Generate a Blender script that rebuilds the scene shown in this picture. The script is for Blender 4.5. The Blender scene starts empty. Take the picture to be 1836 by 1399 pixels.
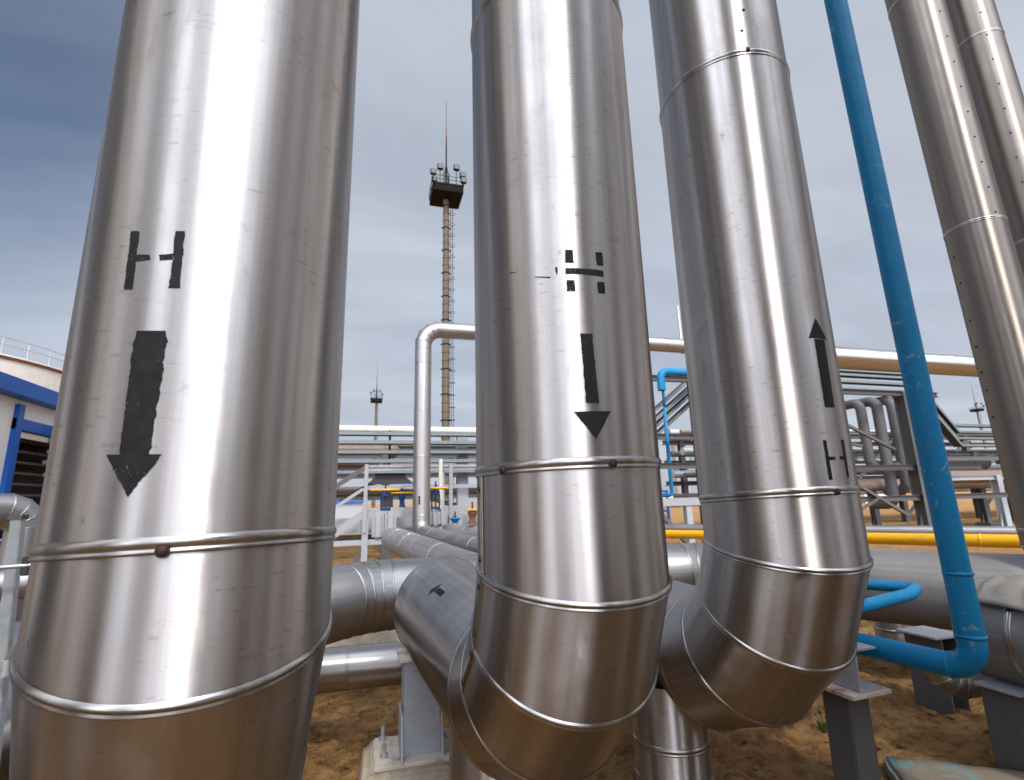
import bpy, bmesh, math, random
from mathutils import Vector, Matrix, noise
R_ = math.radians
random.seed(7)
scene = bpy.context.scene
COL = scene.collection
V = Vector

# ------------------------------------------------------------------ camera
FPX, CX, CY = 905.0, 918.0, 699.5            # focal length / centre in photo pixels
PITCH, ROLL, YAW = math.atan(198/905.), math.atan(110/4150.), R_(16)
EYE = V((0, 0, 1.5))
_F = V((0, math.cos(PITCH), math.sin(PITCH))); _U = V((0, -math.sin(PITCH), math.cos(PITCH))); _R = V((1, 0, 0))
_c, _s = math.cos(ROLL), math.sin(ROLL)
_R, _U = _R*_c - _U*_s, _U*_c + _R*_s
_M = Matrix.Rotation(-YAW, 3, 'Z')
CF, CR, CU = _M @ _F, _M @ _R, _M @ _U
cam_d = bpy.data.cameras.new('camera'); cam = bpy.data.objects.new('camera', cam_d); COL.objects.link(cam)
cam.matrix_world = Matrix(((CR.x, CU.x, -CF.x, EYE.x), (CR.y, CU.y, -CF.y, EYE.y), (CR.z, CU.z, -CF.z, EYE.z), (0, 0, 0, 1)))
cam_d.sensor_width = 36; cam_d.lens = 36*FPX/1836.; cam_d.clip_start = .05; cam_d.clip_end = 9000
cam_d.dof.use_dof = True; cam_d.dof.focus_distance = 1.75; cam_d.dof.aperture_fstop = 4.5
scene.camera = cam

def ray(px, py):
    return (CF + CR*((px-CX)/FPX) - CU*((py-CY)/FPX)).normalized()
def at(px, py, Y=None, z=None, dist=None, X=None):
    "point of the place seen at a photo pixel, at a given depth, height or horizontal distance"
    d = ray(px, py)
    if Y is not None: t = Y/d.y
    elif z is not None: t = (z-EYE.z)/d.z
    elif X is not None: t = X/d.x
    else: t = dist/math.hypot(d.x, d.y)
    return EYE + d*t

# ------------------------------------------------------------------ sky, sun, exposure
SUN_AZ, SUN_EL = R_(172), R_(50)
world = bpy.data.worlds.new('World'); scene.world = world; world.use_nodes = True
def build_world():
    nt = world.node_tree; N = nt.nodes; L = nt.links; N.clear()
    out = N.new('ShaderNodeOutputWorld'); bg = N.new('ShaderNodeBackground')
    sky = N.new('ShaderNodeTexSky'); sky.sky_type = 'NISHITA'; sky.sun_disc = False
    sky.sun_elevation = SUN_EL; sky.sun_rotation = SUN_AZ; sky.dust_density = 2.0; sky.air_density = 1.0; sky.ozone_density = 1.5
    tc = N.new('ShaderNodeTexCoord'); sep = N.new('ShaderNodeSeparateXYZ'); L.new(tc.outputs['Generated'], sep.inputs[0])
    def math_(op, a, b=None, c=None):
        m = N.new('ShaderNodeMath'); m.operation = op
        for i, v in enumerate((a, b, c)):
            if v is None: continue
            if isinstance(v, (int, float)): m.inputs[i].default_value = v
            else: L.new(v, m.inputs[i])
        return m.outputs[0]
    zc = math_('MAXIMUM', sep.outputs['Z'], 0.0)
    den = math_('ADD', zc, 0.12)
    comb = N.new('ShaderNodeCombineXYZ')
    L.new(math_('DIVIDE', sep.outputs['X'], den), comb.inputs[0]); L.new(math_('DIVIDE', sep.outputs['Y'], den), comb.inputs[1])
    mp = N.new('ShaderNodeMapping'); mp.inputs['Scale'].default_value = (.55, 1.05, 1); mp.inputs['Rotation'].default_value = (0, 0, R_(28)); mp.inputs['Location'].default_value = (3.1, 1.7, 0)
    L.new(comb.outputs[0], mp.inputs[0])
    n1 = N.new('ShaderNodeTexNoise'); n1.inputs['Scale'].default_value = .9; n1.inputs['Detail'].default_value = 7; n1.inputs['Roughness'].default_value = .52; n1.inputs['Distortion'].default_value = .4
    L.new(mp.outputs[0], n1.inputs['Vector'])
    # thin veil of cloud, thicker towards the right of the picture, thinner at upper left
    dirn = N.new('ShaderNodeVectorMath'); dirn.operation = 'DOT_PRODUCT'
    L.new(tc.outputs['Generated'], dirn.inputs[0]); dirn.inputs[1].default_value = tuple(ray(-330, -160))
    clear = N.new('ShaderNodeMapRange'); clear.inputs['From Min'].default_value = .84; clear.inputs['From Max'].default_value = 1.0
    clear.inputs['To Min'].default_value = 0; clear.inputs['To Max'].default_value = .74; clear.interpolation_type = 'SMOOTHSTEP'
    L.new(dirn.outputs['Value'], clear.inputs['Value'])
    cov = N.new('ShaderNodeMapRange'); cov.inputs['From Min'].default_value = .30; cov.inputs['From Max'].default_value = .72
    cov.inputs['To Min'].default_value = .72; cov.inputs['To Max'].default_value = 1.0; cov.interpolation_type = 'SMOOTHSTEP'
    L.new(n1.outputs['Fac'], cov.inputs['Value'])
    mask = math_('MAXIMUM', math_('SUBTRACT', cov.outputs[0], clear.outputs[0]), 0.0)
    mix = N.new('ShaderNodeMix'); mix.data_type = 'RGBA'
    L.new(mask, mix.inputs[0]); L.new(sky.outputs[0], mix.inputs[6])
    # unseen bright cloud bank, added behind the camera to brighten the pipes' reflections
    sd = N.new('ShaderNodeVectorMath'); sd.operation = 'DOT_PRODUCT'; L.new(tc.outputs['Generated'], sd.inputs[0])
    ba, be = R_(190), R_(34); sd.inputs[1].default_value = (math.sin(ba)*math.cos(be), math.cos(ba)*math.cos(be), math.sin(be))
    fs = N.new('ShaderNodeMapRange'); fs.interpolation_type = 'SMOOTHSTEP'; fs.inputs['From Min'].default_value = 0.36; fs.inputs['From Max'].default_value = .97
    fs.inputs['To Min'].default_value = 1.0; fs.inputs['To Max'].default_value = 8.2
    L.new(sd.outputs['Value'], fs.inputs['Value'])
    cc = N.new('ShaderNodeVectorMath'); cc.operation = 'SCALE'; cc.inputs[0].default_value = (5.75, 6.25, 7.2)
    mp2 = N.new('ShaderNodeMapping'); mp2.inputs['Scale'].default_value = (.7, 1.7, 1); mp2.inputs['Rotation'].default_value = (0, 0, R_(-14)); L.new(comb.outputs[0], mp2.inputs[0])
    n2 = N.new('ShaderNodeTexNoise'); n2.inputs['Scale'].default_value = 1.1; n2.inputs['Detail'].default_value = 8; n2.inputs['Roughness'].default_value = .55; n2.inputs['Distortion'].default_value = .9; L.new(mp2.outputs[0], n2.inputs['Vector'])
    wisp = N.new('ShaderNodeMapRange'); wisp.interpolation_type = 'SMOOTHSTEP'; wisp.inputs['From Min'].default_value = .32; wisp.inputs['From Max'].default_value = .68; wisp.inputs['To Min'].default_value = .93; wisp.inputs['To Max'].default_value = 1.07
    L.new(n2.outputs['Fac'], wisp.inputs['Value'])
    L.new(math_('MULTIPLY', fs.outputs[0], wisp.outputs[0]), cc.inputs['Scale']); L.new(cc.outputs[0], mix.inputs[7])
    L.new(mix.outputs[2], bg.inputs['Color']); bg.inputs['Strength'].default_value = .1
    L.new(bg.outputs[0], out.inputs['Surface'])
build_world()
sun_d = bpy.data.lights.new('sun', 'SUN'); sun_d.energy = 2.5; sun_d.angle = R_(3.5); sun_d.color = (1, .93, .84)
sun = bpy.data.objects.new('sun', sun_d); COL.objects.link(sun)
SUN_DIR = V((math.sin(SUN_AZ)*math.cos(SUN_EL), math.cos(SUN_AZ)*math.cos(SUN_EL), math.sin(SUN_EL)))
sun.rotation_euler = SUN_DIR.to_track_quat('Z', 'Y').to_euler(); sun.location = SUN_DIR*30
vs = scene.view_settings; vs.view_transform = 'Standard'; vs.look = 'None'; vs.gamma = 1; vs.exposure = 0.0

# ------------------------------------------------------------------ materials
MAT = {}
class NB:
    "small node builder"
    def __init__(s, name):
        s.m = bpy.data.materials.new(name); s.m.use_nodes = True; s.nt = s.m.node_tree; s.N = s.nt.nodes; s.L = s.nt.links
        s.b = s.N['Principled BSDF']; s.out = s.N['Material Output']; MAT[name] = s.m
        s.geo = {}
    def coord(s, kind='Object', scale=(1, 1, 1), loc_random=True):
        tc = s.N.new('ShaderNodeTexCoord'); mp = s.N.new('ShaderNodeMapping'); mp.inputs['Scale'].default_value = scale
        s.L.new(tc.outputs[kind], mp.inputs['Vector'])
        if loc_random:
            oi = s.N.new('ShaderNodeObjectInfo'); m = s.N.new('ShaderNodeMath'); m.operation = 'MULTIPLY'; m.inputs[1].default_value = 37.
            s.L.new(oi.outputs['Random'], m.inputs[0]); s.L.new(m.outputs[0], mp.inputs['Location'])
        return mp.outputs[0]
    def noise(s, vec, scale, detail=4, rough=.55, dist=0):
        n = s.N.new('ShaderNodeTexNoise'); n.inputs['Scale'].default_value = scale; n.inputs['Detail'].default_value = detail
        n.inputs['Roughness'].default_value = rough; n.inputs['Distortion'].default_value = dist
        if vec is not None: s.L.new(vec, n.inputs['Vector'])
        return n.outputs['Fac']
    def ramp(s, fac, a, b, lo=0., hi=1., smooth=False):
        r = s.N.new('ShaderNodeMapRange'); r.inputs['From Min'].default_value = a; r.inputs['From Max'].default_value = b
        r.inputs['To Min'].default_value = lo; r.inputs['To Max'].default_value = hi
        if smooth: r.interpolation_type = 'SMOOTHSTEP'
        s.L.new(fac, r.inputs['Value']); return r.outputs[0]
    def mix(s, fac, a, b, blend='MIX'):
        m = s.N.new('ShaderNodeMix'); m.data_type = 'RGBA'; m.blend_type = blend
        for i, v in ((0, fac), (6, a), (7, b)):
            if isinstance(v, (int, float)): m.inputs[i].default_value = v
            elif isinstance(v, tuple): m.inputs[i].default_value = (*v, 1) if len(v) == 3 else v
            else: s.L.new(v, m.inputs[i])
        return m.outputs[2]
    def mul(s, a, b, op='MULTIPLY'):
        m = s.N.new('ShaderNodeMath'); m.operation = op
        for i, v in enumerate((a, b)):
            if isinstance(v, (int, float)): m.inputs[i].default_value = v
            else: s.L.new(v, m.inputs[i])
        return m.outputs[0]
    def bump(s, h, strength, dist=.01, prev=None):
        b = s.N.new('ShaderNodeBump'); b.inputs['Strength'].default_value = strength; b.inputs['Distance'].default_value = dist
        s.L.new(h, b.inputs['Height'])
        if prev is not None: s.L.new(prev, b.inputs['Normal'])
        return b.outputs[0]
    def set(s, **k):
        for n, v in k.items():
            n = {'base': 'Base Color', 'metal': 'Metallic', 'rough': 'Roughness', 'normal': 'Normal', 'aniso': 'Anisotropic', 'tangent': 'Tangent', 'spec': 'Specular IOR Level'}[n]
            i = s.b.inputs[n]
            if isinstance(v, (int, float)): i.default_value = v
            elif isinstance(v, tuple): i.default_value = (*v, 1)
            else: s.L.new(v, i)

def cladding(name, tint, rough, aniso, dirt, wave, film=.16):
    "rolled aluminium sheet: UV u runs along the pipe, v round it (metres)"
    k = NB(name)
    uv = k.coord('UV', (1, 1, 1))
    streak = k.noise(k.coord('UV', (.35, 26, 1)), 1.0, 5, .6)
    blotch = k.noise(uv, 2.3, 5, .6, .6)
    fleck = k.noise(k.coord('UV', (95, 24, 1)), 1.0, 4, .62, .3)
    fleckm = k.mul(k.ramp(fleck, .585, .68, 0, 1, True), k.ramp(blotch, .40, .60, 0, 1, True))
    speck = k.ramp(k.noise(uv, 150, 2, .5), .70, .77, 0, 1)
    smear = k.ramp(k.noise(k.coord('UV', (4, 9, 1)), 1., 6, .65, 1.2), .58, .78, 0, 1, True)
    c = k.mix(k.ramp(streak, .3, .7, 0, 1), tuple(x*.74 for x in tint), tint)
    c = k.mix(k.mul(smear, .60*dirt), c, (.36, .30, .24))
    c = k.mix(k.mul(fleckm, .55*dirt), c, (.27, .20, .15))
    c = k.mix(k.mul(speck, .35*dirt), c, (.16, .13, .10))
    vor = k.N.new('ShaderNodeTexVoronoi'); vor.inputs['Scale'].default_value = 1; k.L.new(k.coord('UV', (9, 14, 1)), vor.inputs['Vector'])
    chip = k.mul(k.ramp(vor.outputs['Distance'], .10, .045, 0, 1), k.ramp(k.noise(k.coord('UV', (3, 3, 1)), 1, 2), .5, .56, 0, 1))
    c = k.mix(k.mul(chip, .55*dirt), c, (.22, .20, .19))
    # dust that settled: dulls the sheet
    rr = k.mul(k.ramp(blotch, .3, .75, rough-.05, rough+.07), k.mul(k.mul(smear, .10), k.mul(fleckm, .04), 'ADD'), 'ADD')
    w = k.noise(k.coord('UV', (.9, 3.2, 1)), 1.0, 2, .4)
    g = k.noise(k.coord('UV', (14, 30, 1)), 1.0, 3, .5)
    orange = k.noise(uv, 220, 2, .5)
    nrm = k.bump(w, wave, .02); nrm = k.bump(g, .03, .003, nrm); nrm = k.bump(orange, .03, .0008, nrm)
    tg = k.N.new('ShaderNodeTangent'); tg.direction_type = 'UV_MAP'; tg.uv_map = 'UVMap'
    gl = k.N.new('ShaderNodeBsdfAnisotropic'); gl.distribution = 'BECKMANN'; gl.inputs['Anisotropy'].default_value = -aniso
    k.L.new(c, gl.inputs['Color']); k.L.new(rr, gl.inputs['Roughness']); k.L.new(nrm, gl.inputs['Normal']); k.L.new(tg.outputs[0], gl.inputs['Tangent'])
    k.set(base=c, metal=1., rough=.80 if film > .9 else .62, normal=nrm)          # oxide and dust film: a dull lobe under the brushed one
    ms = k.N.new('ShaderNodeMixShader'); k.L.new(k.ramp(blotch, .3, .75, film*.6, film*1.5), ms.inputs[0])
    k.L.new(gl.outputs[0], ms.inputs[1]); k.L.new(k.b.outputs[0], ms.inputs[2]); k.L.new(ms.outputs[0], k.out.inputs['Surface'])
    return k
cladding('aluminium_cladding', (.52, .49, .47), .40, .66, 1.0, .11, .12)
cladding('dusty_cladding', (.47, .44, .42), .40, .66, 1.15, .11, .12)
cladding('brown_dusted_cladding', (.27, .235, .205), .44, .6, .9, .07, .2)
cladding('dull_cladding', (.44, .42, .41), .47, .4, .7, .10, .45)
cladding('weathered_cladding', (.36, .345, .34), .60, .25, .8, .10, .95)
cladding('bead_metal', (.44, .42, .40), .30, .2, .4, .0)

def paint(name, col, rough=.45, dirt=.5, dcol=(.12, .08, .05), scale=9, metal=0., chips=None, bump=.08, spec=.28):
    k = NB(name); v = k.coord('Object')
    n = k.noise(v, scale, 6, .65, .5); n2 = k.noise(v, scale*6, 3)
    c = k.mix(k.ramp(n2, .3, .7), tuple(x*.88 for x in col), col)
    c = k.mix(k.mul(k.ramp(n, .52, .75, 0, 1, True), dirt), c, dcol)
    if chips:
        n3 = k.noise(v, scale*1.6, 7, .7, 1.0)
        c = k.mix(k.ramp(n3, .62, .65, 0, 1), c, chips); n4 = k.noise(v, scale*7, 6, .7, .6); c = k.mix(k.ramp(n4, .66, .70, 0, .85), c, (.03, .035, .035))
    k.set(base=c, rough=k.ramp(n, .3, .8, rough-.08, rough+.2), metal=metal, spec=spec, normal=k.bump(n2, bump, .004))
    return k
paint('blue_paint', (.002, .165, .345), .5, .25, (.05, .09, .10), 7, chips=(.13, .24, .30), bump=.3)
paint('blue_trim', (.012, .085, .36), .4, .2)
paint('yellow_paint', (.74, .37, .006), .4, .35, (.35, .2, .04))
paint('grey_paint', (.33, .34, .36), .5, .35, (.20, .16, .12), 6)
paint('dark_grey_paint', (.095, .09, .088), .55, .4, (.11, .08, .06), 5)
paint('pale_grey_paint', (.31, .31, .32), .5, .35, (.28, .22, .16), 7)
paint('white_paint', (.74, .72, .69), .5, .25, (.45, .38, .30), 4)
paint('cream_pipe', (.62, .58, .50), .45, .4, (.35, .27, .17), 3)
paint('rusty_white', (.52, .46, .38), .6, 1., (.22, .085, .028), 7)
paint('rust', (.16, .07, .03), .8, .8, (.06, .03, .02), 60)
paint('sealant', (.20, .125, .055), .7, .7, (.10, .06, .03), 40)
paint('screw_rust', (.035, .016, .010), .6, .7, (.03, .015, .01), 120)
paint('galvanised', (.50, .53, .54), .45, .6, (.30, .32, .33), 22, metal=.75)
paint('steel_tray', (.19, .215, .215), .5, .5, (.10, .095, .09), 8, metal=.35)
paint('dark_steel', (.045, .042, .042), .6, .4, (.08, .05, .03), 5)
paint('navy_paint', (.012, .035, .115), .45, .4)
paint('beige_mast', (.10, .085, .060), .7, .6, (.22, .13, .06), 1.2)
paint('mast_dark', (.009, .010, .010), .8, .4, spec=.05)
paint('red_rust', (.15, .065, .035), .7, .5)
paint('red_paint', (.20, .05, .045), .5, .2)
paint('lamp_glass', (.10, .105, .075), .15, .2)
paint('tank_white', (.62, .60, .57), .5, .35, (.5, .42, .34), .4)
paint('hose_rubber', (.13, .11, .08), .6, .4)
paint('insulation_wrap', (.22, .205, .19), .6, .8, (.33, .25, .15), 11, bump=.6)
paint('brown_pipe', (.21, .15, .115), .5, .5, (.1, .07, .05), 5)
paint('far_concrete', (.36, .34, .32), .8, .5, (.25, .22, .2), 1.)

k = NB('concrete'); v = k.coord('Object'); n = k.noise(v, 5, 8, .65, .4); n2 = k.noise(v, 60, 4)
c = k.mix(k.ramp(n, .35, .7), (.42, .36, .28), (.26, .20, .13)); c = k.mix(k.ramp(n2, .55, .75, 0, .6), c, (.20, .15, .10))
k.set(base=c, rough=.9, normal=k.bump(k.noise(v, 25, 8, .7), .5, .02))
k = NB('teal_stained_concrete'); v = k.coord('Object'); n = k.noise(v, 5, 8, .65, .4)
c = k.mix(k.ramp(n, .35, .7), (.22, .175, .125), (.13, .095, .065)); c = k.mix(k.ramp(k.noise(v, 3.4, 6, .7, .8), .52, .60, 0, .8), c, (.10, .26, .27))
k.set(base=c, rough=.85, normal=k.bump(k.noise(v, 25, 8, .7), .4, .02))

k = NB('black_stencil_paint'); v = k.coord('Object')
n = k.noise(v, 210, 3, .6); big = k.noise(v, 16, 3)
thr = k.mul(n, k.ramp(big, .35, .7, -.07, .05), 'ADD')
tr = k.N.new('ShaderNodeBsdfTransparent'); ms = k.N.new('ShaderNodeMixShader')
k.set(base=k.mix(k.ramp(k.noise(v, 38, 5, .7), .42, .72), (.008, .007, .0075), (.017, .015, .015)), rough=.65, spec=.18)
k.L.new(k.ramp(thr, .665, .69, 0, 1), ms.inputs[0]); k.L.new(k.b.outputs[0], ms.inputs[1]); k.L.new(tr.outputs[0], ms.inputs[2]); k.L.new(ms.outputs[0], k.out.inputs['Surface'])

k = NB('dirt'); v = k.coord('Object', loc_random=False)
a = k.noise(v, 1.1, 9, .62, .5); b = k.noise(v, 9, 9, .68, .3); c3 = k.noise(v, 48, 6, .7)
c = k.mix(k.ramp(a, .34, .66), (.38, .20, .075), (.56, .325, .13)); c = k.mix(k.ramp(b, .42, .62, 0, .9), c, (.17, .084, .032))
c = k.mix(k.ramp(c3, .60, .74, 0, .6), c, (.43, .27, .12)); c = k.mix(k.ramp(c3, .44, .30, 0, .8), c, (.09, .043, .017)); vo = k.N.new('ShaderNodeTexVoronoi'); vo.inputs['Scale'].default_value = 26; k.L.new(v, vo.inputs['Vector']); c = k.mix(k.ramp(vo.outputs['Distance'], .16, .05, 0, .7), c, (.56, .37, .18))
hsum = k.mul(k.mul(b, .7), k.mul(c3, .3), 'ADD')
k.set(base=c, rough=.95, spec=.15, normal=k.bump(hsum, 1., .16))
k = NB('grass'); k.set(base=(.09, .13, .03), rough=.7)

# ------------------------------------------------------------------ object helpers
def tag(o, label=None, cat=None, group=None, kind=None):
    if label: o['label'] = label
    if cat: o['category'] = cat
    if group: o['group'] = group
    if kind: o['kind'] = kind
    return o
def empty(name, loc, label, cat, group=None):
    o = bpy.data.objects.new(name, None); COL.objects.link(o); o.location = loc; o.empty_display_size = .1
    return tag(o, label, cat, group)
def copy_tree(o, parent=None):
    c = o.copy(); COL.objects.link(c); c.parent = parent
    for ch in [x for x in scene.objects if x.parent == o]: copy_tree(ch, c)
    return c

class MB:
    "collects geometry in place coordinates; build() links it as ONE mesh object under its parent"
    def __init__(s): s.v = []; s.f = []; s.uv = []; s.sm = []
    def add(s, vs, fs, uvs=None, smooth=False):
        o = len(s.v); s.v += [V(p) for p in vs]
        for i, f in enumerate(fs):
            s.f.append(tuple(o+j for j in f)); s.sm.append(smooth)
            s.uv.append(uvs[i] if uvs else [(s.v[o+j].x, s.v[o+j].z) for j in f])
        return s
    def box(s, c, size, ax=None, bev=0.):
        ax = ax or (V((1, 0, 0)), V((0, 1, 0)), V((0, 0, 1))); c = V(c); h = [d/2 for d in size]
        if bev <= 0:
            p = [c+ax[0]*(h[0]*i)+ax[1]*(h[1]*j)+ax[2]*(h[2]*l) for l in (-1, 1) for j in (-1, 1) for i in (-1, 1)]
            return s.add(p, [(0, 2, 3, 1), (4, 5, 7, 6), (0, 1, 5, 4), (2, 6, 7, 3), (0, 4, 6, 2), (1, 3, 7, 5)])
        bm = bmesh.new(); bmesh.ops.create_cube(bm, size=1)
        for w in bm.verts: w.co = V((w.co.x*size[0], w.co.y*size[1], w.co.z*size[2]))
        bmesh.ops.bevel(bm, geom=list(bm.edges), offset=bev, segments=2, affect='EDGES')
        idx = {w: i for i, w in enumerate(bm.verts)}
        s.add([c+ax[0]*w.co.x+ax[1]*w.co.y+ax[2]*w.co.z for w in bm.verts], [tuple(idx[w] for w in f.verts) for f in bm.faces]); bm.free(); return s
    def bar(s, a, b, w, h, up=(0, 0, 1), bev=0.):
        a, b = V(a), V(b); z = (b-a).normalized(); u = V(up); x = z.cross(u)
        if x.length < 1e-4: x = z.cross(V((0, 1, 0)))
        x.normalize(); y = x.cross(z)
        return s.box((a+b)/2, (w, h, (b-a).length), (x, y, z), bev)
    def ibeam(s, a, b, w, h, t=.012, up=(0, 0, 1)):
        a, b = V(a), V(b); z = (b-a).normalized(); x = z.cross(V(up))
        if x.length < 1e-4: x = z.cross(V((0, 1, 0)))
        x.normalize(); y = x.cross(z); L = (b-a).length; c = (a+b)/2
        s.box(c+y*(h/2-t/2), (w, t, L), (x, y, z)); s.box(c-y*(h/2-t/2), (w, t, L), (x, y, z)); return s.box(c, (t*.8, h-2*t, L-.002), (x, y, z))
    def channel(s, a, b, w, h, t=.01, up=(0, 0, 1)):
        a, b = V(a), V(b); z = (b-a).normalized(); x = z.cross(V(up)).normalized(); y = x.cross(z); L = (b-a).length; c = (a+b)/2
        s.box(c+x*(w/2-t/2), (t, h, L), (x, y, z)); s.box(c-x*(t/2)+y*(h/2-t/2), (w-t, t, L), (x, y, z)); return s.box(c-x*(t/2)-y*(h/2-t/2), (w-t, t, L), (x, y, z))
    def tube(s, pts, r, n=12, cap=True, radii=None):
        pts = [V(p) for p in pts]; m = len(pts); rings = []; e = None; acc = 0
        for i, p in enumerate(pts):
            t = (pts[min(i+1, m-1)]-pts[max(i-1, 0)]).normalized()
            if e is None:
                e = t.cross(V((0, 0, 1)))
                if e.length < .05: e = t.cross(V((0, 1, 0)))
            e = (e-t*e.dot(t)).normalized(); g = t.cross(e); rr = radii[i] if radii else r
            rings.append([p+(e*math.cos(a)+g*math.sin(a))*rr for a in [2*math.pi*j/n for j in range(n)]])
        vs = [q for k_ in rings for q in k_]; fs = []; uv = []; acc = 0
        for i in range(m-1):
            l = (pts[i+1]-pts[i]).length
            for j in range(n):
                j2 = (j+1) % n; fs.append((i*n+j, i*n+j2, (i+1)*n+j2, (i+1)*n+j))
                v0, v1 = 6.283*r*j/n, 6.283*r*(j+1)/n; uv.append([(acc, v0), (acc, v1), (acc+l, v1), (acc+l, v0)])
            acc += l
        s.add(vs, fs, uv, True)
        if cap:
            s.add(rings[0], [tuple(reversed(range(n)))]); s.add(rings[-1], [tuple(range(n))])
        return s
    def disc(s, c, nrm, r, h, n=20, r2=None):
        c, nrm = V(c), V(nrm).normalized(); return s.tube([c, c+nrm*h], r, n, True, [r, r if r2 is None else r2])
    def dome(s, c, nrm, r, h, n=16):
        c, nrm = V(c), V(nrm).normalized(); rs = [(r*math.cos(t), h*math.sin(t)) for t in [0, .35, .7, 1.05, 1.4, 1.56]]
        return s.tube([c+nrm*(b_) for a_, b_ in rs], r, n, True, [max(a_, 1e-4) for a_, b_ in rs])
    def build(s, name, mat, parent=None, label=None, cat=None, group=None, kind=None, origin=None):
        me = bpy.data.meshes.new(name)
        o0 = V((0, 0, 0))
        if parent is not None:
            o0 = V(parent.get('_org', parent.location))
        elif origin is not None: o0 = V(origin)
        me.from_pydata([tuple(p-o0) for p in s.v], [], s.f)
        uvl = me.uv_layers.new(name='UVMap'); i = 0
        for f, uv in zip(me.polygons, s.uv):
            for k_, li in enumerate(f.loop_indices): uvl.data[li].uv = uv[k_]
        me.polygons.foreach_set('use_smooth', s.sm); me.materials.append(MAT[mat]); me.update()
        o = bpy.data.objects.new(name, me); COL.objects.link(o)
        if parent is not None: o.parent = parent
        else: o.location = o0
        if parent is not None: ORG[o.name] = o0
        return tag(o, label, cat, group, kind)
ORG = {}
def subpart(mb, name, mat, part):
    "a sub-part keeps its part's origin (part sits at identity inside its thing)"
    o0 = ORG[part.name]; me_p = mb.build(name, mat, None, origin=o0); me_p.parent = part; me_p.location = (0, 0, 0); return me_p

# ------------------------------------------------------------------ insulated pipes with gored elbows
def route(pts, radii, inserts=None):
    "stations (centre, plane normal, kind) along a corner polyline; kind: end / ring / seam"
    pts = [V(p) for p in pts]; st = [(pts[0], (pts[1]-pts[0]).normalized(), 'end')]; inserts = inserts or {}
    for i in range(len(pts)-1):
        d = (pts[i+1]-pts[i]).normalized()
        for (dist, nrm) in inserts.get(i, []):
            st.append((pts[i]+d*dist, V(nrm).normalized() if nrm else d, 'ring'))
        if i+1 < len(pts)-1:
            d2 = (pts[i+2]-pts[i+1]).normalized(); phi = d.angle(d2); R, NG = radii[i] if isinstance(radii[i], tuple) else (radii[i], None)
            if R <= 0:
                st.append((pts[i+1], (d+d2).normalized(), 'seam')); continue
            T = R*math.tan(phi/2); S = pts[i+1]-d*T; rad = (d2-d*d2.dot(d)).normalized(); O = S+rad*R
            N = NG or max(2, round(phi/R_(22.5)))
            for k_ in range(N):
                a = (k_+.5)*phi/N; e = -rad*math.cos(a)+d*math.sin(a); t = d*math.cos(a)+rad*math.sin(a)
                st.append((O+e*(R/math.cos(phi/2/N)), t, 'seam'))
    st.append((pts[-1], (pts[-1]-pts[-2]).normalized(), 'end')); return st
PROF = {'ring': [(-.024, -.002), (-.020, .002), (-.014, .0055), (-.006, .0055), (-.001, .002), (.002, .0005), (.004, .003), (.010, .003), (.012, -.003)],
        'seam': [(-.013, -.002), (-.010, .002), (-.006, .0055), (-.001, .005), (.002, .001), (.005, .0005), (.008, .004), (.011, .0035), (.013, -.002)]}
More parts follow.
